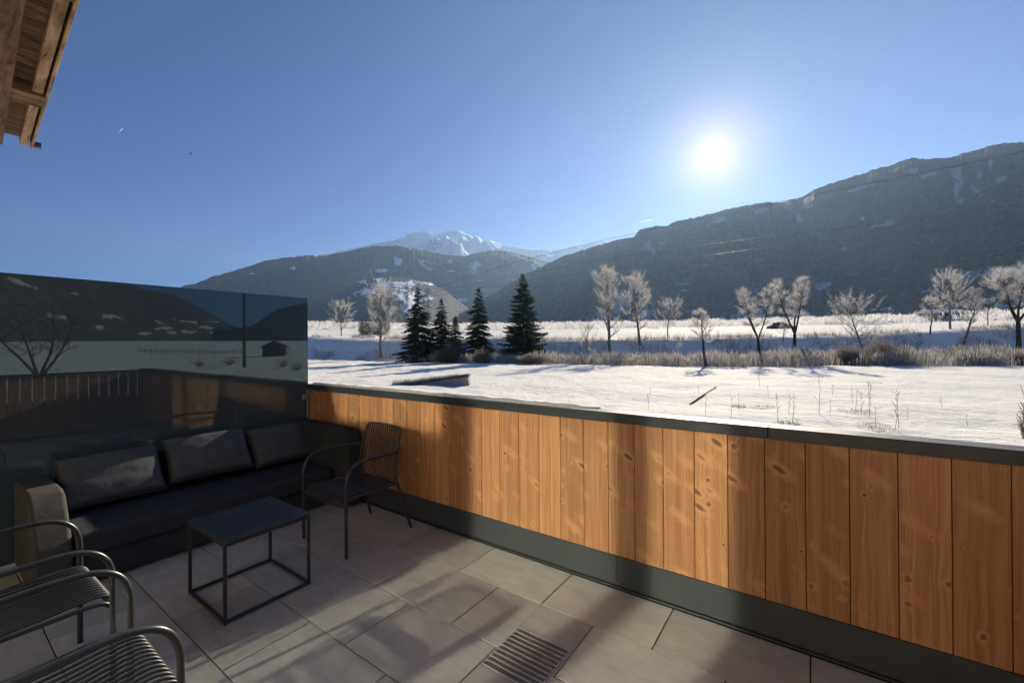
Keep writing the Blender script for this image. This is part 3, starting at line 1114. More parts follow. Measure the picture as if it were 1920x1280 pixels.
def make_chair(label):
    t = empty('garden_armchair', (0, 0, 0), label, 'chair', 'slatted metal armchairs on the terrace')
    for s in (-1, 1):
        b = MB()
        x = s * HWD
        p = [(x, 0.285, 0.002), (x, 0.285, 0.30), (x, 0.285, 0.50), (x, 0.280, 0.555), (x, 0.262, 0.605), (x, 0.225, 0.645), (x, 0.17, 0.668),
             (x, 0.10, 0.674), (x, -0.02, 0.670), (x * 0.97, -0.14, 0.664), (x * 0.86, -0.222, 0.658)]
        b.tube(smooth_path(p, 4), 0.0118, 12)
        b.build('armrest', M['tube'], t, smooth=True)
        b = MB()
        p = [(s * 0.272, -0.335, 0.002), (s * 0.262, -0.275, 0.20), (s * 0.250, -0.215, 0.40), (s * 0.244, -0.205, 0.50), (s * 0.236, -0.222, 0.64), (s * 0.226, -0.252, 0.765)]
        b.tube(smooth_path(p, 4), 0.0112, 12)
        b.build('leg', M['tube'], t, smooth=True)
    b = MB()
    p = [(-0.226, -0.252, 0.765), (-0.222, -0.262, 0.800), (-0.205, -0.268, 0.832), (-0.170, -0.272, 0.848), (0, -0.276, 0.852), (0.170, -0.272, 0.848), (0.205, -0.268, 0.832), (0.222, -0.262, 0.800), (0.226, -0.252, 0.765)]
    b.tube(smooth_path(p, 4), 0.0112, 12)
    b.build('back_frame', M['tube'], t, smooth=True)
    b = MB()
    for s in (-1, 1):
        p = [(s * 0.250, -0.212, 0.405), (s * 0.254, 0.0, 0.404), (s * 0.258, 0.20, 0.408), (s * 0.258, 0.262, 0.398), (s * 0.256, 0.290, 0.368)]
        b.tube(smooth_path(p, 4), 0.0105, 10)
        b.tube([(s * 0.256, 0.288, 0.366), (s * HWD, 0.285, 0.366)], 0.009, 8)
    b.tube(smooth_path([(-0.256, 0.290, 0.368), (0, 0.296, 0.366), (0.256, 0.290, 0.368)], 4), 0.0105, 10)
    b.tube([(-0.248, -0.214, 0.398), (0.248, -0.214, 0.398)], 0.010, 10)
    b.build('seat_frame', M['tube'], t, smooth=True)
    b = MB()
    bk = MB()
    n = 15
    for i in range(n):
        x = -0.222 + 0.444 * i / (n - 1)
        dip = 0.012 * (1 - (x / 0.23) ** 2)
        p = [(x, 0.300, 0.372), (x, 0.296, 0.398), (x, 0.268, 0.419), (x, 0.21, 0.424 - dip * .4), (x, 0.06, 0.414 - dip), (x, -0.10, 0.410 - dip), (x * .99, -0.185, 0.421)]
        b.tube(smooth_path(p, 3), 0.0066, 7)
        xt = x * 0.93
        zt = 0.850 - 0.035 * max(0, (abs(x) - 0.13) / 0.09) ** 2
        p = [(x * .99, -0.188, 0.421), (x * .99, -0.214, 0.455), (x * .98, -0.218 - dip, 0.54), (x * .96, -0.236 - dip, 0.68), (xt, -0.256 - dip * .5, 0.78), (xt, -0.268, zt)]
        bk.tube(smooth_path(p, 3), 0.0066, 7)
    b.build('seat', M['cord'], t, smooth=True)
    bk.build('backrest', M['cord'], t, smooth=True)
    return t


def copy_tree(o, parent=None):
    c = o.copy()
    COL.objects.link(c)
    if parent:
        c.parent = parent
    for ch in list(o.children):
        copy_tree(ch, c)
    return c


ch = make_chair('black slatted armchair standing beside the low table with its back to the wooden parapet')
ch.location = (-3.06, 2.11, 0)
ch.rotation_euler = (0, 0, math.pi)
c2 = copy_tree(ch)
c2['label'] = 'black slatted armchair in the foreground nearer the sofa arm, cut by the left edge'
c2.location = (-2.848, 0.235, 0)
c2.rotation_euler = (0, 0, R(1.0))
c3 = copy_tree(ch)
c3['label'] = 'black slatted armchair nearest the bottom left corner, its seat slats seen from above'
c3.location = (-2.004, 0.235, 0)
c3.rotation_euler = (0, 0, R(-0.5))

# low table
tb = empty('side_table', (-2.93, 1.25, 0), 'low rectangular side table with a dark top on a thin square black frame', 'table')
tx, ty = 0.265, 0.25
b = MB()
b.box(-tx, tx, -ty, ty, 0.4475, 0.463)
b.build('table_top', M['tabletop'], tb, bevel=0.002, bseg=2)
q = 0.0085
for sx in (-1, 1):
    for sy in (-1, 1):
        b = MB()
        cx, cy_ = sx * (tx - 0.010), sy * (ty - 0.010)
        b.box(cx - q, cx + q, cy_ - q, cy_ + q, 0.001, 0.447)
        b.build('leg', M['tube'], tb, bevel=0.0015, bseg=2)
for z0 in (0.006, 0.428):
    z1 = z0 + 0.016
    for sy in (-1, 1):
        b = MB()
        cy_ = sy * (ty - 0.010)
        b.box(-tx + 0.019, tx - 0.019, cy_ - q * .94, cy_ + q * .94, z0, z1)
        b.build('rail', M['tube'], tb, bevel=0.0012, bseg=1)
    for sx in (-1, 1):
        b = MB()
        cx = sx * (tx - 0.010)
        b.box(cx - q * .94, cx + q * .94, -ty + 0.019, ty - 0.019, z0, z1)
        b.build('rail', M['tube'], tb, bevel=0.0012, bseg=1)


# sofa
sf = empty('sofa', (-4.2, 1.5, 0), 'long low dark outdoor sofa along the tinted glass screen', 'sofa')
b = MB()
b.box(-4.60, -3.835, 0.605, 2.36, 0.015, 0.195)
loc(b.build('base', M['fabric2'], sf, bevel=0.02, bseg=3), sf)


def cushion(name, mat, parent, sx, sy, sz, loc_, rot=(0, 0, 0), puff=0.6, seed=1, wr=0.0065, power=2.6, nseg=26):
    """a stuffed cushion: flat seam all round, corners pulled out, faces swelling and creased"""
    me_v, me_f = [], []
    n = nseg
    for side in (1, -1):
        for i in range(n + 1):
            for j in range(n + 1):
                u, v = -1 + 2 * i / n, -1 + 2 * j / n
                e = max(0.0, (1 - abs(u) ** power)) ** 0.55 * max(0.0, (1 - abs(v) ** power)) ** 0.55
                pull = 1 - 0.045 * (1 - abs(u) ** 2) * abs(v) ** 6
                pull2 = 1 - 0.045 * (1 - abs(v) ** 2) * abs(u) ** 6
                hh = sz * (puff * e + (1 - puff) * min(1, e * 4))
                k = Vector((u * 3 + seed * 7, v * 3, side))
                edge = 1 - min(1, e * 1.3)
                crease = noise.noise(k) * 0.7 + noise.noise(k * 2.7) * 0.35 * (0.4 + edge)
                hh = max(0.0, hh + wr * crease * min(1, e * 3))
                me_v.append((u * sx * pull2, v * sy * pull, side * hh))
    m = (n + 1) * (n + 1)
    for s in (0, 1):
        for i in range(n):
            for j in range(n):
                a = s * m + i * (n + 1) + j
                q_ = (a, a + n + 1, a + n + 2, a + 1)
                me_f.append(q_ if s == 0 else tuple(reversed(q_)))
    me = bpy.data.meshes.new(name)
    me.from_pydata(me_v, [], me_f)
    bm = bmesh.new()
    bm.from_mesh(me)
    bmesh.ops.remove_doubles(bm, verts=bm.verts, dist=0.0006)
    bmesh.ops.recalc_face_normals(bm, faces=bm.faces)
    bm.to_mesh(me)
    bm.free()
    me.materials.append(mat)
    me.polygons.foreach_set('use_smooth', [True] * len(me.polygons))
    o = bpy.data.objects.new(name, me)
    COL.objects.link(o)
    o.location = loc_
    o.rotation_euler = rot
    if parent:
        o.parent = parent
        o.matrix_parent_inverse = Matrix.Translation(-parent.location)
    sd = o.modifiers.new('sub', 'SUBSURF')
    sd.levels = 1
    sd.render_levels = 1
    # piping on the seam
    p = MB()
    ring = []
    for i in range(4 * n):
        if i < n:
            u, v = -1 + 2 * i / n, -1
        elif i < 2 * n:
            u, v = 1, -1 + 2 * (i - n) / n
        elif i < 3 * n:
            u, v = 1 - 2 * (i - 2 * n) / n, 1
        else:
            u, v = -1, 1 - 2 * (i - 3 * n) / n
        ring.append((u * sx * (1 - 0.045 * (1 - v * v) * abs(u) ** 6), v * sy * (1 - 0.045 * (1 - u * u) * abs(v) ** 6), 0))
    ring.append(ring[0])
    p.tube(ring, 0.0028, 6, caps=False)
    pi_ = p.build('piping', mat, o, smooth=True)
    return o


# seat mattress: one long rounded slab
b = MB()
b.box(-4.52, -3.80, 0.607, 2.365, 0.198, 0.352)
o = b.build('seat_cushion', M['fabric2'], sf, bevel=0.035, bseg=5)
loc(o, sf)
b = MB()
b.box(-4.615, -4.535, 0.605, 2.37, 0.198, 0.665)
loc(b.build('backrest', M['fabric2'], sf, bevel=0.02, bseg=3), sf)
b = MB()
b.prism([(-4.615, 0.015), (-4.615, 0.60), (-4.13, 0.603), (-4.04, 0.575), (-3.95, 0.47), (-3.835, 0.32), (-3.815, 0.26), (-3.815, 0.015)], 0.425, 0.598)
o = b.build('armrest', M['fabric3'], sf, bevel=0.026, bseg=4)
loc(o, sf)
b = MB()
b.prism([(-4.60, 0.015), (-4.60, 0.74), (-3.66, 0.74), (-3.60, 0.70), (-3.585, 0.60), (-3.585, 0.015)], 2.385, 2.53)
o = b.build('armrest', M['fabric3'], sf, bevel=0.026, bseg=4)
o['label'] = 'taller right armrest panel against the parapet'
o.data.materials[0] = M['fabric3_shade']
loc(o, sf)

pl = [(0.905, 0.300, 'left back pillow on the sofa beside the sloping armrest, partly sunlit', 3, 0.02, 0.0),
      (1.545, 0.315, 'middle back pillow on the sofa with a sunlit triangle on its corner', 11, -0.05, 0.03),
      (2.155, 0.290, 'right back pillow on the sofa in the shaded parapet corner', 19, 0.05, 0.0)]
for yc, hw, lab, sd, tw, dz in pl:
    o = cushion('back_pillow', M['fabric'], None, 0.200, hw, 0.090, (-4.395, yc, 0.552 + dz), (R(0), R(54), tw), seed=sd)
    tag(o, lab, 'pillow', 'back pillows on the sofa')

# ------------------------------------------------------------------ the house behind the camera
hs = empty('wooden_house', (-2.0, YH, 0), 'old timber house whose weathered eave juts in at the top left corner', 'house')
# openings in the wall (x0, x1, z0, z1): terrace doors, an unseen fanlight set high to light the upper boards, a small window; all throw the sun back
OPN = [(-3.03, -1.775, 0.06, 2.93), (-1.635, -1.10, 0.06, 2.93), (-5.25, -3.30, 2.52, 2.93), (-5.06, -4.70, 1.22, 1.86)]
xsq = sorted(set([-9.0, 3.2] + [o_[0] for o_ in OPN] + [o_[1] for o_ in OPN]))
zsq = sorted(set([-0.8, 4.6] + [o_[2] for o_ in OPN] + [o_[3] for o_ in OPN]))
b = MB()
for i in range(len(xsq) - 1):
    for j in range(len(zsq) - 1):
        xc, zc = (xsq[i] + xsq[i + 1]) / 2, (zsq[j] + zsq[j + 1]) / 2
        if any(o_[0] < xc < o_[1] and o_[2] < zc < o_[3] for o_ in OPN):
            continue
        b.cur = rnd.random()
        b.box(xsq[i], xsq[i + 1], YH - 0.22, YH, zsq[j], zsq[j + 1])
loc(b.build('wall', M['siding'], hs), hs)
for x0, x1, z0, z1 in OPN:
    b = MB()
    f_ = 0.035
    for bx in ((x0, x1, z0, z0 + f_), (x0, x1, z1 - f_, z1), (x0, x0 + f_, z0 + f_, z1 - f_), (x1 - f_, x1, z0 + f_, z1 - f_)):
        b.box(bx[0] + .002, bx[1] - .002, YH - 0.07, YH - 0.012, bx[2] + .002, bx[3] - .002)
    fr_ = b.build('window_frame', M['anthracite'], hs)
    loc(fr_, hs)
    b = MB()
    b.box(x0 + f_, x1 - f_, YH - 0.050, YH - 0.044, z0 + f_, z1 - f_)
    pn = b.build('pane', M['winglass'], fr_)



# roof: boards across, timbers along the eave, seen from below
RO = Vector((-7.997, 0.89, 4.05))
RU = Vector((0.9987, -0.051, 0)).normalized()
RV = Vector((-0.051, -0.9987, 0)).normalized()
RM = Matrix((( RU.x, RV.x, 0, RO.x), (RU.y, RV.y, 0, RO.y), (0, 0, 1, RO.z), (0, 0, 0, 1)))
b = MB()
u = -0.10
while u < 11.2:
    w_ = rnd.uniform(0.16, 0.24)
    b.cur = rnd.random()
    b.box(u + 0.003, u + w_ - 0.003, 0.012, 3.0, 0.115, 0.150, RM)
    u += w_
loc(b.build('roof_boards', M['old'], hs), hs)
b = MB()
for n_, (u0, u1) in enumerate(((-0.07, 1.40), (1.72, 3.62), (3.9, 7.2), (7.5, 11.1))):
    b = MB()
    b.cur = n_ * 0.31
    b.box(u0, u1, 0.028, 0.100, 0.012, 0.112, RM)
    loc(b.build('eave_timber', M['oldpale'], hs, bevel=0.006, bseg=2), hs)
for n_, u0 in enumerate((1.42, 3.65, 7.25)):
    b = MB()
    b.cur = 0.2 + n_ * 0.21
    b.box(u0, u0 + 0.27, 0.006, 2.9, -0.01, 0.110, RM)
    b.box(u0 - 0.022, u0 - 0.002, 0.008, 2.9, -0.012, 0.02, RM)
    loc(b.build('cross_beam', M['old'], hs, bevel=0.006, bseg=2), hs)
b = MB()
b.cur = 0.6
b.box(-0.11, 11.2, 0.235, 0.42, -0.03, 0.110, RM)
loc(b.build('purlin', M['oldx'], hs), hs)
b = MB()
b.cur = 0.9
b.box(-0.115, 11.2, -0.012, 0.010, -0.004, 0.165, RM)
loc(b.build('fascia', M['oldpale'], hs, bevel=0.003, bseg=1), hs)
b = MB()
b.box(-0.16, 11.25, -0.03, 3.02, 0.155, 0.20, RM)
loc(b.build('roof_cover', M['darkconcrete'], hs), hs)
b = MB()
b.box(-0.02, 0.05, -0.075, -0.014, 0.0, 0.055, RM)
loc(b.build('gutter_bracket', M['rubber'], hs), hs)

# ------------------------------------------------------------------ plants
UP = Vector((0, 0, 1))


def branch_tree(b, tw, p, d, length, rad, level, rg, spread, up, minr, twig_len, twig_n, thin):
    """recursive bare limb; b takes the wood, tw the fine twigs"""
    n = 5 if level > 1 else 4
    pts, rads = [p.copy()], [rad]
    cur, dr_ = p.copy(), d.copy()
    for i in range(n):
        dr_ = (dr_ + Vector((rg.uniform(-1, 1), rg.uniform(-1, 1), rg.uniform(-1, 1))) * 0.16 + UP * up).normalized()
        cur = cur + dr_ * (length / n)
        pts.append(cur.copy())
        rads.append(rad * (1 - 0.62 * (i + 1) / n))
    b.tube(pts, rads, 5 if rad > 0.05 else 3, caps=False)
    if level == 0:
        for i in range(int(twig_n * 2.2)):
            t = rg.uniform(0.15, 1.0)
            k = min(int(t * n), n - 1)
            q = pts[k].lerp(pts[k + 1], t * n - k)
            td = (dr_ + Vector((rg.uniform(-1, 1), rg.uniform(-1, 1), rg.uniform(-0.7, 0.9))) * 1.1).normalized()
            e = q + td * twig_len * rg.uniform(0.4, 1.2)
            s = td.cross(Vector((rg.uniform(-1, 1), rg.uniform(-1, 1), rg.uniform(-1, 1)))).normalized() * thin * rg.uniform(0.6, 1.5)
            tw.add([q - s, q + s, e + s * 0.5, e - s * 0.5], [(0, 1, 2, 3)])
        return
    kids = rg.choice((3, 4, 4, 5)) if level > 1 else rg.choice((3, 4, 5))
    for i in range(kids):
        t = rg.uniform(0.35, 1.0) if i < kids - 1 else 1.0
        k = min(int(t * n), n - 1)
        q = pts[k].lerp(pts[k + 1], t * n - k)
        a = rg.uniform(0, 2 * math.pi)
        o_ = Vector((math.cos(a), math.sin(a), rg.uniform(-0.1, 0.35)))
        nd = (dr_ * (1 - spread) + o_ * spread * (1.15 if i < kids - 1 else 0.35)).normalized()
        branch_tree(b, tw, q, nd, length * rg.uniform(0.55, 0.78), max(rads[k] * 0.62, minr), level - 1, rg, spread, up, minr, twig_len, twig_n, thin)


def bare_tree(px, depth, hpx, wpx, label, seed, trunk=0.3, levels=3, frost='frost', wood='frostbark', spread=0.55, up=0.05, group='frosted bare trees on the river bank',
              zoff=0.0, twig_n=14, trunk_r=None, name='bare_tree', mirror=False, base=None, lean=(0, 0), double=False):
    rg = random.Random(seed)
    p = at(px, depth) if base is None else Vector((base[0], base[1], 0))
    p.z = gz(p.x, p.y) + zoff
    ppm = F / depth
    H_, Wd = hpx / ppm, wpx / ppm
    t = empty(name, p, label, 'tree', group)
    b, tw = MB(), MB()
    tr = trunk_r or H_ * 0.018
    wood_b = MB()
    thin = 0.0064 * depth / 50

    def crown(root, axis, hh, r0, wr, z_lo, nbr, rise, main):
        """one leader from root along axis; limbs leave it all the way up, shorter towards both ends"""
        n = 8
        pts, rads = [root.copy()], [r0]
        cur, dd = root.copy(), axis.normalized()
        for i in range(n):
            dd = (dd + Vector((rg.gauss(0, .07), rg.gauss(0, .07), 0.05))).normalized()
            cur = cur + dd * hh / n
            pts.append(cur.copy())
            rads.append(r0 * (1 - 0.9 * (i + 1) / n) + 0.004)
        main.tube(pts, rads, 7 if main is b else 5, caps=False)
        for i in range(nbr):
            f = z_lo + (1 - z_lo) * ((i + rg.random()) / nbr) ** 0.9
            k = min(int(f * n), n - 1)
            q = pts[k].lerp(pts[k + 1], f * n - k)
            g_ = (f - z_lo) / (1 - z_lo)
            env = math.sin(math.pi * (0.16 + 0.80 * g_)) ** 0.8
            L = wr * env * rg.uniform(0.65, 1.15) + 0.05 * wr
            a_ = i * 2.4 + rg.uniform(-.5, .5)
            up_ = rise * (0.5 + 0.9 * g_)
            d0 = Vector((math.cos(a_), math.sin(a_), up_)).normalized()
            L2 = L / max(0.45, math.hypot(d0.x, d0.y))
            L2 = min(L2, wr * 1.25)
            branch_tree(wood_b, tw, q, d0, L2 * 0.62, max(rads[k] * 0.45, 0.008 * depth / 50), levels - 2 if levels > 2 else levels - 1, rg, 0.42, up, 0.006 * depth / 50, H_ * 0.06, twig_n, thin)

    nbr = int(26 * (1.0 if levels > 2 else 0.75))
    if wood == 'bark' and levels > 2:                       # forking limbs on a bare trunk
        th = H_ * trunk
        top = Vector((rg.gauss(0, .03) * th, rg.gauss(0, .03) * th, th))
        b.tube([Vector((0, 0, -0.3)), top * 0.5 + Vector((rg.gauss(0, .3), rg.gauss(0, .3), 0)) * tr, top], [tr * 1.3, tr, tr * 0.85], 8)
        nf = 4 if spread > 0.65 else 3
        for i in range(nf):
            a_ = i * 6.283 / nf + rg.uniform(-.4, .4)
            ax = Vector((math.cos(a_) * spread * 0.62, math.sin(a_) * spread * 0.62, 1.0))
            hh = (H_ - th) * rg.uniform(0.86, 1.0) * math.sqrt(1 + (spread * .62) ** 2)
            crown(top, ax, hh, tr * 0.6, Wd * 0.27, 0.25, 15, 0.8, wood_b)
    else:
        crown(Vector((0, 0, -0.2)), Vector((rg.gauss(0, .02), rg.gauss(0, .02), 1)), H_ * 0.97, tr * 1.2, Wd * 0.62, trunk, nbr, 0.75 + up * 3, b)
    b.build('trunk', M[wood], t, smooth=True)
    c = wood_b.build('branches', M[wood], t, smooth=True, fix=False)
    tw.build('twigs', M[frost], t, fix=False)
    return t


def spruce(px, depth, hpx, wpx, label, seed, base_bare=0.06, dens=1.0, mat='needle', droop=0.25, zoff=0.0):
    rg = random.Random(seed)
    p = at(px, depth)
    p.z = gz(p.x, p.y) + zoff
    H_, Wd = hpx * depth / F, wpx * depth / F
    t = empty('spruce_tree', p, label, 'tree', 'dark spruces on the river bank')
    b = MB()
    b.tube([(0, 0, -0.3), (0.02, 0, H_ * 0.5), (0, 0.01, H_ * 0.985)], [H_ * 0.016, H_ * 0.010, 0.008], 7)
    b.build('trunk', M['bark'], t, smooth=True)
    c = MB()
    nl = int(34 * dens)
    for k in range(nl):
        fz = base_bare + (1 - base_bare) * ((k + rg.random() * 0.6) / nl) ** 0.93
        z0 = fz * H_
        rad = Wd / 2 * (1 - fz) ** 0.70 * rg.uniform(0.82, 1.06) + 0.05
        nb = 8 + int(8 * (1 - fz))
        ph = rg.uniform(0, 6.28)
        for j in range(nb):
            a = ph + 6.283 * j / nb + rg.uniform(-0.4, 0.4)
            if rg.random() < 0.16:
                continue
            L = rad * rg.choice((rg.uniform(0.40, 0.85), rg.uniform(0.8, 1.0), rg.uniform(0.95, 1.28)))
            z0 = (fz + (rg.random() - 0.5) * 1.5 / nl) * H_
            dx, dy = math.cos(a), math.sin(a)
            m_ = max(5, int(L / 0.065))
            for s in range(m_):
                f0 = (s + rg.random()) / m_
                if f0 < 0.12:
                    continue
                zc = z0 + L * (0.16 * f0 - droop * 1.6 * f0 * f0 + 0.12 * f0 ** 4)
                cx, cyy = dx * L * f0, dy * L * f0
                w = (0.08 + 0.17 * math.sin(min(1, f0 * 1.1) * 2.8)) * (0.6 + 0.45 * L)
                # two side sprays, hanging a little, each a thin blade
                for sd_ in (-1, 1):
                    ex = cx + (-dy * sd_ * w + dx * w * 0.55) * rg.uniform(.6, 1.1)
                    ey = cyy + (dx * sd_ * w + dy * w * 0.55) * rg.uniform(.6, 1.1)
                    ez = zc - w * rg.uniform(0.1, 0.9)
                    hgt = w * rg.uniform(0.3, 0.7)
                    c.add([(cx, cyy, zc + 0.02), (cx, cyy, zc - hgt * 0.5), (ex, ey, ez - hgt * .3), (ex, ey, ez)], [(0, 1, 2, 3)])
                    c.add([(cx - dy * .04, cyy + dx * .04, zc), (cx + dy * .04, cyy - dx * .04, zc), (ex, ey, ez)], [(0, 1, 2)])
    # leader
    for s in range(26):
        zc = H_ * (0.93 + 0.07 * s / 26)
        a = rg.uniform(0, 6.28)
        L = (H_ - zc) * 0.5 + 0.05
        c.tri((0, 0, zc + .03), (0, 0, zc - .04), (math.cos(a) * L, math.sin(a) * L, zc + L * .3))
    c.build('crown', M[mat], t, fix=False)
    return t


def depth_at(px, py, z=None):
    """distance along the view axis where the ground under column px shows at row py"""
    lo, hi = 4.0, 600.0
    best, bd = 50, 1e9
    d = lo
    while d < hi:
        q = at(px, d)
        zz = gz(q.x, q.y)
        yy = HOR + (EYE - zz) * F / d
        if abs(yy - py) < bd:
            best, bd = d, abs(yy - py)
        d *= 1.02
    return best


# spruces (column, distance, height and width in pixels of the photograph)
def top_h(px, d, ytop):
    q = at(px, d)
    base = HOR + (EYE - gz(q.x, q.y)) * F / d
    return base - ytop


for px, d, ytop, w, lab, sd, kw in (
        (784, 55, 536, 88, 'tall dark spruce at the left end of the spruce row', 1, {}),
        (828, 57, 560, 68, 'slim dark spruce close beside the leftmost tall spruce', 2, {}),
        (854, 53, 592, 56, 'small rusty-tinged young spruce at the foot of the slim spruce', 3, {'mat': 'needle2'}),
        (898, 56, 538, 76, 'narrow spruce standing alone in the gap of the spruce row', 4, {'base_bare': 0.10}),
        (981, 55, 514, 96, 'broadest full-crowned spruce at the right end of the spruce row', 5, {'dens': 1.25, 'droop': 0.12, 'base_bare': 0.10})):
    spruce(px, d, top_h(px, d, ytop), w, lab, sd, **kw)

bt = [
    (640, 84, 574, 50, 'small pale frosted tree nearest the glass screen', 11, dict(trunk=0.18, levels=3)),
    (714, 63, 538, 66, 'slender frosted birch with a dark foot left of the spruces', 12, dict(trunk=0.22, levels=3, twig_n=18, up=0.10)),
    (1145, 60, 513, 62, 'tall frosted tree with a plume-like top in front of the snow slope', 13, dict(trunk=0.28, levels=3, twig_n=15, up=0.12, spread=0.45)),
    (1200, 62, 527, 62, 'dense whitish frosted tree beside the plume-topped tree', 14, dict(trunk=0.22, levels=3, twig_n=20, up=0.10, spread=0.5)),
    (1252, 66, 572, 50, 'small low frosted tree right of the two tall frosted trees', 15, dict(trunk=0.3, levels=3, twig_n=10)),
    (1323, 41.5, 587, 44, 'little round-headed pollard tree on a dark leaning stem', 16, dict(trunk=0.42, levels=2, twig_n=26, wood='bark', trunk_r=0.13)),
    (1424, 50, 543, 70, 'bare spreading tree with forked brown limbs, left of a pair', 17, dict(trunk=0.30, levels=3, twig_n=9, wood='bark', spread=0.5)),
    (1489, 52, 529, 70, 'upright bare tree with a thick dark trunk, right of a pair', 18, dict(trunk=0.34, levels=3, twig_n=10, wood='bark', trunk_r=0.2, spread=0.48, up=0.10)),
    (1620, 56, 570, 88, 'low round bushy tree with a wide frosted crown', 19, dict(trunk=0.22, levels=3, twig_n=14, spread=0.75)),
    (1744, 60, 566, 40, 'thin dark stem with a small crown before the grey barn', 20, dict(trunk=0.35, levels=2, twig_n=12, wood='bark')),
    (1782, 64, 529, 66, 'feathery frosted tree rising behind the barn', 21, dict(trunk=0.28, levels=3, twig_n=16, up=0.10)),
    (1806, 58, 548, 30, 'slim straight tree touching the feathery tree on its right', 22, dict(trunk=0.35, levels=2, twig_n=14, up=0.14)),
    (1852, 66, 572, 44, 'sparse crooked little tree between the feathery tree and the big one', 23, dict(trunk=0.3, levels=2, twig_n=5, wood='bark')),
    (1909, 52, 512, 130, 'largest bare tree with a thick dark trunk at the right edge', 24, dict(trunk=0.40, levels=3, twig_n=12, wood='bark', trunk_r=0.24, spread=0.72)),
    (1272, 48, 640, 22, 'knee-high bare sapling in the reeds', 26, dict(trunk=0.3, levels=1, twig_n=10, wood='bark')),
    (1468, 60, 600, 26, 'small twiggy tree half hidden behind the pair of bare trees', 27, dict(trunk=0.25, levels=2, twig_n=8)),
    (1100, 58, 610, 40, 'low see-through frosted sapling left of the plume-topped tree', 28, dict(trunk=0.25, levels=2, twig_n=9)),
]
for px, d, ytop, w, lab, sd, kw in bt:
    bare_tree(px, d, top_h(px, d, ytop), w, lab, sd, **kw)


def bush(px, d, ytop, w, label, seed, mat='brush', n=4600, name='shrub', dens=1.0):
    rg = random.Random(seed)
    p = at(px, d)
    p.z = gz(p.x, p.y)
    H_, W2 = top_h(px, d, ytop) * d / F, w * d / F / 2
    t = MB()
    for i in range(int(n * dens)):
        a = rg.uniform(0, 6.283)
        rr_ = math.sqrt(rg.random())
        el = rg.random()
        q0 = Vector((math.cos(a) * rr_ * W2 * 0.35, math.sin(a) * rr_ * W2 * 0.35, 0))
        e = Vector((math.cos(a) * rr_ * W2, math.sin(a) * rr_ * W2, H_ * math.sqrt(max(0.02, 1 - rr_ ** 2.2)) * rg.uniform(0.8, 1.04)))
        e = e * (0.72 + 0.75 * abs(noise.noise(Vector((math.cos(a) * 1.7, math.sin(a) * 1.7 + seed, e.z * 0.8)))) + rg.uniform(0, .12))
        t0, t1 = rg.uniform(0, 0.8), 0
        t1 = min(1.0, t0 + rg.uniform(0.12, 0.3))
        A_ = q0.lerp(e, t0) + Vector((0, 0, math.sin(t0 * 3.1) * H_ * .12))
        B_ = q0.lerp(e, t1) + Vector((rg.uniform(-.1, .1), rg.uniform(-.1, .1), math.sin(t1 * 3.1) * H_ * .12)) * 1.0
        s = Vector((rg.uniform(-1, 1), rg.uniform(-1, 1), 0.2)).normalized() * 0.017
        t.add([A_ - s, A_ + s, B_ + s * .5, B_ - s * .5], [(0, 1, 2, 3)])
    o = t.build(name, M[mat], fix=False)
    o.location = p
    return tag(o, label, 'shrub', 'shrubs along the reed bed')


for px, d, ytop, w, lab, sd, mt in (
        (1655, 42.5, 634, 112, 'big domed brown shrub below the low round tree', 31, 'brush'),
        (1590, 43, 648, 60, 'brownish shrub on the left flank of the domed shrub', 32, 'brush'),
        (1820, 42, 652, 110, 'wide low brown shrub right of the domed shrub', 33, 'brush'),
        (1905, 42, 664, 60, 'rust-brown shrub at the right picture edge', 34, 'brush'),
        (1000, 47, 664, 76, 'grey-brown shrub at the foot of the broadest spruce', 35, 'brush'),
        (905, 50, 654, 52, 'dark scrubby shrub under the lone narrow spruce', 36, 'brush'),
        (838, 51, 648, 80, 'dense dark shrub under the slim spruce', 37, 'needle2'),
        (1510, 46, 652, 60, 'scrubby shrub at the foot of the pair of bare trees', 38, 'brush')):
    bush(px, d, ytop, w, lab, sd, mt)

# reed bed: nobody could count it
rg = random.Random(77)
t = MB()
for i in range(40000):
    px = rg.uniform(890, 2250) if rg.random() < 0.88 else rg.uniform(760, 1000)
    e = rg.random() ** 1.2 * (12.5 if px > 1000 else 6)
    p = at(px, 45)
    l = p.x * FWY - p.y * FWX
    f0 = float(np.interp(l, EDGE_L, EDGE_F))
    p = at(px, f0 + 0.25 + e)
    dn = noise.noise(Vector((p.x * 0.22, p.y * 0.22, 1)))
    if dn < -0.22 + (0.25 if px < 1000 else 0) and rg.random() < 0.85:
        continue
    z = gz(p.x, p.y)
    h = (1.32 + 0.7 * dn + 0.6 * noise.noise(Vector((p.x * .9, p.y * .9, 4)))) * rg.uniform(0.55, 1.15)
    if px < 1000:
        h *= 0.75
    a = rg.uniform(0, math.pi)
    s = Vector((math.cos(a), math.sin(a), 0)) * rg.uniform(0.008, 0.017)
    tip = Vector((rg.gauss(0, .13), rg.gauss(0, .13), h))
    q = Vector((p.x, p.y, z))
    mid_ = q + tip * 0.6 * 0.95
    t.add([q - s, q + s, mid_ + s, mid_ - s], [(0, 1, 2, 3)])
    e2 = q + tip
    s3 = s * 1.9
    m2_ = mid_.lerp(e2, 0.5)
    t.add([mid_ - s, mid_ + s, m2_ + s3, m2_ - s3], [(0, 1, 2, 3)])
    t.add([m2_ - s3, m2_ + s3, e2 + s * .3, e2 - s * .3], [(0, 1, 2, 3)])
o = t.build('reeds', M['reed'], fix=False)
tag(o, 'band of dry frosted reeds along the edge of the snow field', 'reeds', kind='stuff')

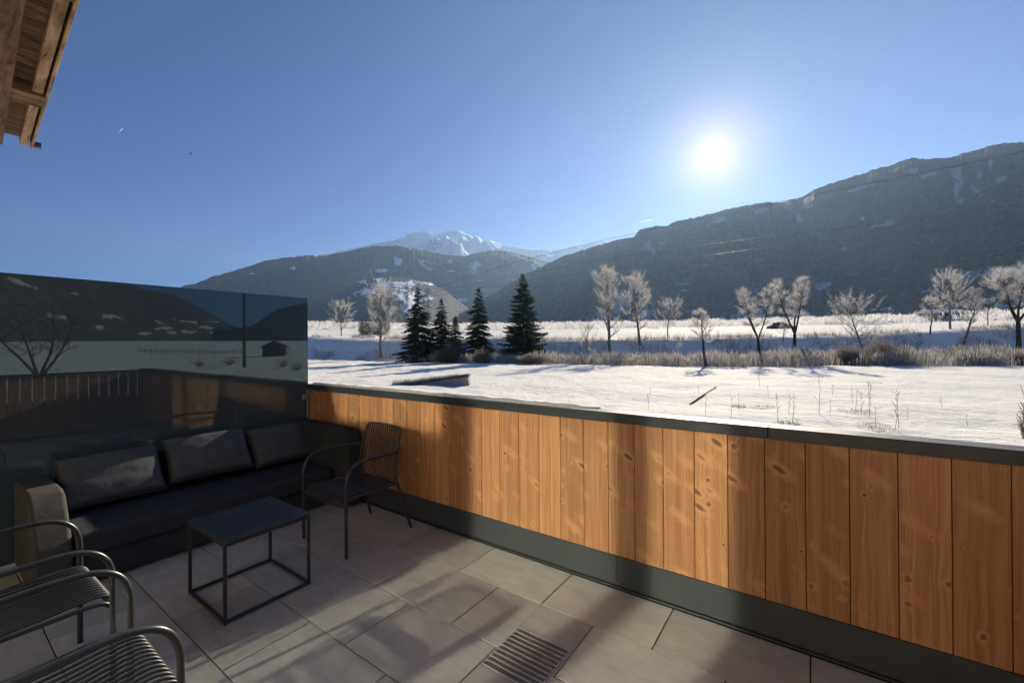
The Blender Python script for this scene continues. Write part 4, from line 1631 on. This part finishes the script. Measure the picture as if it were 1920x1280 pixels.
# twiggy litter on the shaded embankment
t = MB()
for i in range(20000):
    px = rg.uniform(585, 2050)
    p0 = at(px, 50)
    l = p0.x * FWY - p0.y * FWX
    f0 = float(np.interp(l, EDGE_L, EDGE_F))
    p = at(px, f0 + rg.uniform(3, 24))
    if noise.noise(Vector((p.x * .18, p.y * .18, 9))) < (-0.15 if px > 740 else 0.08):
        continue
    z = gz(p.x, p.y)
    for k in range(3):
        tip = Vector((rg.gauss(0, .28), rg.gauss(0, .28), rg.uniform(0.15, 0.75) if rg.random() < 0.85 else rg.uniform(0.8, 1.5)))
        s = Vector((rg.uniform(-1, 1), rg.uniform(-1, 1), 0)).normalized() * 0.019
        q = Vector((p.x, p.y, z))
        t.add([q - s, q + s, q + tip], [(0, 1, 2)])
o = t.build('bank_brush', M['brush'], fix=False)
tag(o, 'thin dead brush poking out of the shaded snowy bank', 'brush', kind='stuff')

# hoarfrosted scrub across the far meadow
t = MB()
cl = []
for i in range(1000):
    a = rg.uniform(-66, 30)
    r_ = rg.choice((rg.uniform(150, 190), rg.uniform(230, 330), rg.uniform(330, 620)))
    cl.append((math.sin(R(a)) * r_, math.cos(R(a)) * r_, rg.uniform(0.9, 2.3) * (1 + r_ / 500), r_))
for cx, cyy, s_, r_ in cl:
    z = gz(cx, cyy)
    for k in range(70):
        a = rg.uniform(0, 6.28)
        q = math.sqrt(rg.random()) * s_ * 1.5
        x, y = cx + math.cos(a) * q, cyy + math.sin(a) * q
        h = s_ * 1.0 * math.sqrt(max(0, 1 - (q / (s_ * 1.55)) ** 2)) * rg.uniform(0.35, 1.1)
        w = 0.00034 * r_
        dx = rg.gauss(0, .25) * h
        dy = rg.gauss(0, .25) * h
        zb = z + h * rg.uniform(0, .5)
        s = Vector((rg.uniform(-1, 1), rg.uniform(-1, 1), 0)).normalized() * w * rg.uniform(.7, 2.2)
        B0 = Vector((x, y, zb))
        T0 = Vector((x + dx, y + dy, z + h))
        t.add([B0 - s, B0 + s, T0 + s * .6, T0 - s * .6], [(0, 1, 2, 3)])
o = t.build('frosted_scrub', M['scrub'], fix=False)
tag(o, 'hoarfrosted scrub scattered over the far meadow', 'scrub', kind='stuff')

# dry stalks standing in the near snow field
stalk_lab = 'thin dry weed stalk standing in the near snow field'
protos = []
for k in range(4):
    rg2 = random.Random(400 + k)
    t = MB()
    h = 1.0
    pts = [Vector((0, 0, -0.08))]
    for i in range(6):
        pts.append(pts[-1] + Vector((rg2.gauss(0, .012), rg2.gauss(0, .012), h / 6)))
    t.tube(pts, [0.0065 - 0.0007 * i for i in range(7)], 4)
    for i in range(5 + 3 * k):
        q = pts[rg2.randint(2, 5)]
        a = rg2.uniform(0, 6.28)
        L = rg2.uniform(0.05, 0.20)
        e = q + Vector((math.cos(a) * L * .7, math.sin(a) * L * .7, L * rg2.uniform(.5, 1.2)))
        t.tube([q, q.lerp(e, .5) + Vector((0, 0, .01)), e], [0.003, 0.0025, 0.004], 3)
    o = t.build('weed_stalk', M['straw'])
    protos.append(o)
spots = [(1535, 781, 78), (1485, 796, 60), (1478, 778, 42), (1457, 790, 55), (1370, 786, 48), (1383, 770, 34), (1322, 778, 40), (1215, 769, 30), (1218, 745, 22),
         (1628, 783, 72), (1632, 766, 50), (1614, 782, 48), (1604, 772, 44), (1597, 760, 34), (1684, 806, 80), (1678, 812, 58), (1555, 782, 32), (1423, 726, 40),
         (1440, 744, 20), (1700, 790, 26), (1640, 800, 40), (1765, 770, 26), (1310, 742, 18), (1560, 745, 22), (1812, 805, 26)]
for i, (px, py, hp) in enumerate(spots):
    k = i % 4
    d = depth_at(px, py)
    p = at(px, d)
    o = protos[k] if i < 4 else protos[k].copy()
    if i >= 4:
        COL.objects.link(o)
    o.location = (p.x, p.y, gz(p.x, p.y))
    s = hp * d / F
    o.scale = (s ** .5, s ** .5, s)
    o.rotation_euler = (0, 0, i * 1.7)
    tag(o, stalk_lab, 'weed', 'dry stalks in the near snow field')

# tufts of flattened grass melting out of the snow
tuft_lab = ['flattened dry grass tuft with trampled snow, left of the tallest stalk', 'dark grass tuft at the foot of the tallest stalk pair', 'widest flattened grass patch in the near snow, right of the middle',
            'small grass patch under the right-hand stalk group', 'thin flattened grass patch close behind the cap at the right', 'faint grass patch between the lying pole and the stalks']
for i, (px, py, w_) in enumerate(((1428, 768, 26), (1478, 796, 24), (1606, 774, 34), (1634, 722, 22), (1640, 806, 34), (1385, 764, 16))):
    d = depth_at(px, py)
    p = at(px, d)
    z0 = gz(p.x, p.y)
    W2 = w_ * d / F / 2 * 1.6
    t = MB()
    rg4 = random.Random(900 + i)
    for k in range(150):
        a = rg4.uniform(0, 6.28)
        q_ = math.sqrt(rg4.random()) * W2
        x, y = math.cos(a) * q_, math.sin(a) * q_ * 1.6
        z = gz(p.x + x, p.y + y) - z0 - 0.01
        e = Vector((x + rg4.gauss(0, .14), y + rg4.gauss(0, .14), z + rg4.uniform(.02, .12)))
        b_ = Vector((x, y, z))
        s_ = Vector((rg4.uniform(-1, 1), rg4.uniform(-1, 1), 0)).normalized() * 0.007
        t.add([b_ - s_, b_ + s_, e], [(0, 1, 2)])
    o = t.build('grass_tuft', M['straw'], fix=False)
    o.location = (p.x, p.y, z0)
    tag(o, tuft_lab[i], 'grass tuft', 'grass tufts in the near snow field')

# leafy tuft cut by the right edge
bush_o = bush(1919, depth_at(1919, 832), 738, 11, 'thin dark weedy stem at the very right edge of the near snow', 61, 'brush', 60, 'weed_tuft')
bush_o['category'] = 'weed'
del bush_o['group']

# pole lying in the snow
p1 = onz(1293, 757, ZG)
p2 = onz(1343, 727, ZG)
for p in (p1, p2):
    p.z = gz(p.x, p.y) + 0.012
t = MB()
t.tube([Vector((0, 0, 0)), (p2 - p1) * .5 + Vector((0, 0, .02)), p2 - p1], [0.032, 0.03, 0.024], 8)
o = t.build('wooden_pole', M['barn'], smooth=True)
o.location = p1
tag(o, 'dark wooden pole lying in the snow beyond the parapet', 'pole')

# low concrete wall with frosted grass on top, beyond the left half of the parapet
cw = empty('concrete_basin', at(810, 22, ZG), 'low dark concrete basin with frosted grass on its rim, behind the parapet', 'basin')
A_ = onz(733, 722, ZG + 0.04)
B_ = onz(877, 701, ZG + 0.66)
bn = (B_ - A_)
L_ = bn.length
bn.normalize()
bp = Vector((-bn.y, bn.x, 0)).normalized()
if bp.dot(Vector((-FWX, -FWY, 0))) < 0:
    bp = -bp                       # towards the terrace
bz = bn.cross(bp).normalized()
if bz.z < 0:
    bz = -bz
m_ = Matrix(((bn.x, bp.x, bz.x, A_.x), (bn.y, bp.y, bz.y, A_.y), (bn.z, bp.z, bz.z, A_.z), (0, 0, 0, 1)))
t = MB()
t.box(0, L_, -0.55, 0.10, -1.3, -0.142, m_)
loc(t.build('side_wall', M['concrete'], cw, bevel=0.01, bseg=1), cw)
t = MB()
t.box(-0.05, L_ + 0.06, -0.62, 0.16, -0.14, -0.065, m_)
t.box(-0.04, L_ + 0.03, -0.60, 0.12, -0.0635, 0.0, m_)
loc(t.build('coping', M['darkconcrete'], cw), cw)
t = MB()
for i in range(2600):
    u_ = rg.random() * L_ * 0.86
    v_ = rg.uniform(-0.60, -0.1)
    hh = rg.uniform(0.05, 0.30) * (1.15 - u_ / L_ * .75)
    q = m_ @ Vector((u_, v_, -0.02))
    tip = Vector((rg.gauss(0, .05), rg.gauss(0, .05), hh))
    s = Vector((rg.uniform(-1, 1), rg.uniform(-1, 1), 0)).normalized() * 0.009
    t.add([q - s, q + s, q + tip], [(0, 1, 2)])
go = loc(t.build('grass', M['reed'], cw, fix=False), cw)
go['kind'] = 'stuff'

# trimmed grey-green hedge block on the far meadow, between the birch and the spruces
d = 95
hb = at(702, d)
hb.z = gz(hb.x, hb.y)
hd = empty('hedge', hb, 'boxy grey-green clipped hedge behind the slender birch', 'hedge')
hd.rotation_euler = (0, 0, R(35.3))
for nm, (x0, x1), mt, (z0, z1), n in (('foliage', (-28, 28), 'hedge', (6, 24), 5200), ('base_shade', (-27, -6), 'needle', (0, 7), 900), ('base_shade', (-3, 25), 'needle', (0, 7), 1100)):  # dark clumps at the foot stand in for the shadow under the hedge
    t = MB()
    k = d / F
    for i in range(n):
        q = Vector((rg.uniform(x0, x1) * k, rg.uniform(-1.1, 1.1), rg.uniform(z0, z1 + rg.gauss(0, .4)) * k))
        s = Vector((rg.gauss(0, 1), rg.gauss(0, 1), rg.gauss(0, 1))).normalized() * 0.13
        s2 = Vector((rg.gauss(0, 1), rg.gauss(0, 1), rg.gauss(0, 1))).normalized() * 0.13
        t.tri(q - s, q + s, q + s2)
    t.build(nm, M[mt], hd, fix=False)

# grey hay barn among the trees at the right
d = 120
hb = at(1765, d)
hb.z = gz(hb.x, hb.y)
bn_ = empty('hay_barn', hb, 'low grey hay barn with a snowy roof behind the feathery tree', 'barn', rz=R(35.3))
k = d / F
t = MB()
t.box(-30 * k, 30 * k, -2.2, 2.2, -0.5, 13 * k)
t.build('wall', M['barn'], bn_)
t = MB()
t.add([(-34 * k, -3, 13.2 * k), (34 * k, -3, 13.2 * k), (34 * k, 0, 21 * k), (-34 * k, 0, 21 * k), (-34 * k, 3, 13.2 * k), (34 * k, 3, 13.2 * k)],
      [(0, 1, 2, 3), (3, 2, 5, 4), (0, 3, 4), (1, 5, 2), (0, 4, 5, 1)])
t.build('roof', M['snow'], bn_)

# brown heap of earth between the pair of bare trees
d = 100
hb = at(1462, d)
hb.z = gz(hb.x, hb.y) + 0.2
vs_, fs_ = [], []
for i in range(13):
    for j in range(25):
        a = 2 * math.pi * j / 24
        rr_ = i / 12
        n_ = 1 + 0.25 * noise.noise(Vector((math.cos(a) * 2, math.sin(a) * 2, i * .3)))
        vs_.append((math.cos(a) * rr_ * 3.2 * n_, math.sin(a) * rr_ * 1.8 * n_, 1.5 * (1 - rr_ ** 1.8) * (1 + .3 * noise.noise(Vector((rr_ * 4, a, 3)))) - 0.3))
for i in range(12):
    for j in range(24):
        fs_.append((i * 25 + j, i * 25 + j + 1, i * 25 + j + 26, i * 25 + j + 25))
t = MB()
t.add(vs_, fs_)
o = t.build('earth_mound', M['earth'], smooth=True, fix=False)
o.location = hb
tag(o, 'brown heap of bare earth on the far meadow, between two bare trees', 'mound')

# overhead wires: they come down from the right and run off to a far pole behind the spruces
far = at(784, 620)
far.z = gz(far.x, far.y)
pc = MB()
pc.tube([(0, 0, -1), (0, 0, EYE - far.z + (HOR - 548) * 620 / F)], [0.35, 0.2], 8)
o = pc.build('utility_pole', M['barn'])
o.location = far
tag(o, 'far wooden utility pole hidden behind the leftmost tall spruce', 'utility pole')
for k, (pts, lab) in enumerate((
        ([(2080, 250), (1920, 284), (1640, 342), (1400, 392), (1200, 436), (1060, 468), (900, 512), (784, 551)], 'uppermost overhead wire crossing the mountainside'),
        ([(2080, 352), (1920, 382), (1640, 420), (1400, 449), (1200, 477), (1060, 499), (900, 530), (784, 555)], 'middle overhead wire crossing the mountainside'),
        ([(2080, 396), (1920, 416), (1640, 444), (1400, 469), (1200, 498), (1060, 517), (900, 541), (784, 560)], 'lowest and faintest overhead wire crossing the mountainside'))):
    ll = []
    # a straight span in plan, 620 m to 65 m away; height from the sag
    P0, P1 = at(784, 620), at(2080, 75)
    for px, py in pts:
        dv = MC @ Vector((px - 960, 640 - HOR, -F))
        dv.z = 0
        # intersection of the sight line with the plan line of the span
        ax, ay = P0.x, P0.y
        bx, by = P1.x - P0.x, P1.y - P0.y
        det = dv.x * (-by) + bx * dv.y
        s_ = (ax * (-by) + bx * ay) / det
        dd_ = s_ * F
        r_ = ray(px, py)
        ll.append(Vector((dv.x * s_, dv.y * s_, EYE + r_.z / math.hypot(r_.x, r_.y) * math.hypot(dv.x * s_, dv.y * s_))))
    sm = smooth_path(ll, 8)
    t = MB()
    t.tube(sm, [0.014 + 0.00034 * math.hypot(q.x, q.y) for q in sm], 5)
    o = t.build('overhead_wire', M['cable'])
    tag(o, lab, 'wire', 'overhead wires')

# ---- what the glass screen mirrors: shed, pole, fence and bare tree on the other side
def virt(px, py, z=None):
    v = onz(px, py, ZG if z is None else z)
    x = 2 * GX - v.x
    return Vector((x, v.y, gz(x, v.y)))


p = virt(515, 668)
sh = empty('field_shed', p, 'small gabled wooden shed mirrored at the right end of the glass screen', 'shed', rz=math.atan2(-(p.x - 2 * GX), p.y) + 0.1)
t = MB()
t.box(-1.9, 1.9, -1.6, 1.6, -0.3, 1.9)
t.build('wall', M['barn'], sh)
t = MB()
t.add([(-2.7, -1.9, 1.75), (2.6, -1.9, 1.75), (0, -1.9, 3.05), (-2.7, 1.9, 1.75), (2.6, 1.9, 1.75), (0, 1.9, 3.05)],
      [(0, 1, 2), (3, 5, 4), (0, 2, 5, 3), (1, 4, 5, 2), (0, 3, 4, 1)])
t.build('roof', M['barn'], sh)
t = MB()
t.box(-2.5, -2.38, -1.7, -1.58, -0.3, 1.75)
t.build('post', M['barn'], sh)

p = virt(458, 690)
t = MB()
t.tube([(0, 0, -0.6), (0, 0, 9.0)], [0.16, 0.11], 10)
o = t.build('utility_pole', M['barn'], smooth=True)
o.location = p
tag(o, 'dark utility pole mirrored upright in the glass screen', 'utility pole')

fa, fb = virt(262, 664), virt(452, 666)
fe = empty('field_fence', fa, 'long low post and wire fence across the meadow, mirrored in the glass screen', 'fence')
t = MB()
n = 16
last = None
for i in range(n + 1):
    q = fa.lerp(fb, i / n)
    q.z = gz(q.x, q.y)
    b = MB()
    b.tube([q + Vector((0, 0, -.3)), q + Vector((0, 0, 1.05))], 0.07, 6)
    loc(b.build('post', M['barn'], fe), fe)
    if last is not None:
        for hz in (0.35, 0.7):
            t.tube([last + Vector((0, 0, hz)), q + Vector((0, 0, hz))], 0.035, 4)
    last = q
loc(t.build('wire', M['barn'], fe), fe)

v = onz(72, 702, 0.0)
bare_tree(0, 36, 105, 190, 'wide bare tree with several dark limbs, mirrored at the left of the glass screen', 51, trunk=0.10, levels=3, frost='brush', wood='bark',
          spread=0.85, twig_n=6, trunk_r=0.13, base=(2 * GX - v.x * 1.0, v.y * 1.0), group='bare trees mirrored in the screen')
for k_, (px, py) in enumerate(((375, 690), (430, 686), (530, 690), (555, 696))):
    p = virt(px, py)
    rg3 = random.Random(70 + k_)
    t = MB()
    for i in range(160):
        a = rg3.uniform(0, 6.28)
        e = Vector((math.cos(a) * rg3.uniform(.1, 1.3), math.sin(a) * rg3.uniform(.1, 1.3), rg3.uniform(.15, 1.1)))
        s = Vector((rg3.uniform(-1, 1), rg3.uniform(-1, 1), 0)).normalized() * 0.016
        q = e * rg3.uniform(0, .6)
        t.add([q - s, q + s, e], [(0, 1, 2)])
    o = t.build('shrub', M['brush'], fix=False)
    o.location = p
    tag(o, ('low twiggy shrub mirrored left of the pole', 'small twiggy shrub mirrored just beside the pole', 'bare shrub mirrored below the gabled shed',
            'bare shrub mirrored nearest the screen edge')[k_], 'shrub', 'shrubs mirrored in the screen')

# ------------------------------------------------------------------ high in the air
d = ray(358, 289)
t = MB()
t.tube([(-.17, 0, 0), (-.06, 0, .01), (.06, 0, .01), (.16, 0, 0)], [0.015, 0.05, 0.045, 0.01], 6)
o = t.build('bird', M['rubber'], smooth=True)
t = MB()
t.add([(-.06, .03, .02), (.08, .03, .02), (.0, .36, .10), (-.05, .34, .10)], [(0, 1, 2, 3)])
t.add([(-.06, -.03, .02), (.08, -.03, .02), (.0, -.36, .10), (-.05, -.34, .10)], [(0, 1, 2, 3)])
t.build('wings', M['rubber'], o, fix=False)
o.location = Vector((0, 0, EYE)) + d * 75
o.rotation_euler = (0, R(10), R(60))
tag(o, 'tiny dark bird in the blue sky above the glass screen', 'bird')

tc = NT('ice_trail')
df = tc.n('ShaderNodeBsdfDiffuse')
tc.set(df.inputs['Color'], (0.95, 0.96, 1.0))
tl = tc.n('ShaderNodeBsdfTranslucent')
tc.set(tl.inputs['Color'], (0.95, 0.96, 1.0))
mx = tc.n('ShaderNodeMixShader')
mx.inputs[0].default_value = 0.6
tc.t.links.new(df.outputs[0], mx.inputs[1])
tc.t.links.new(tl.outputs[0], mx.inputs[2])
M['trail'] = tc.done(mx.outputs[0])
for (pa, pb, dist_, rw, lab) in (((1197, 417), (1226, 411), 24000, 34, 'short white vapour trail low over the right mountain crest'),
                                 ((222, 249), (231, 240), 20000, 12, 'faint short vapour trail high in the blue at the left')):
    A_, B_ = ray(*pa) * dist_, ray(*pb) * dist_
    t = MB()
    t.tube([Vector((0, 0, 0)), (B_ - A_) * .3, (B_ - A_) * .75, B_ - A_], [rw * .15, rw * .8, rw, rw * .3], 8)
    o = t.build('vapour_trail', M['trail'], smooth=True)
    o.location = A_
    tag(o, lab, 'vapour trail', 'vapour trails')

# ------------------------------------------------------------------ haze of the valley
t = MB()
t.box(-9800, 9800, -4000, 9800, -80, 1850)
o = t.build('haze', M['snow'])
tag(o, 'thin cold haze filling the valley', 'haze', kind='stuff')
hz = bpy.data.materials.new('valley_haze')
hz.use_nodes = True
ht = hz.node_tree
ht.nodes.clear()
pv = ht.nodes.new('ShaderNodeVolumePrincipled')
pv.inputs['Color'].default_value = (0.44, 0.67, 1.0, 1)
pv.inputs['Density'].default_value = 5.6e-5
pv.inputs['Anisotropy'].default_value = 0.46
ho = ht.nodes.new('ShaderNodeOutputMaterial')
ht.links.new(pv.outputs[0], ho.inputs['Volume'])
o.data.materials.clear()
o.data.materials.append(hz)
cy.volume_bounces = 0
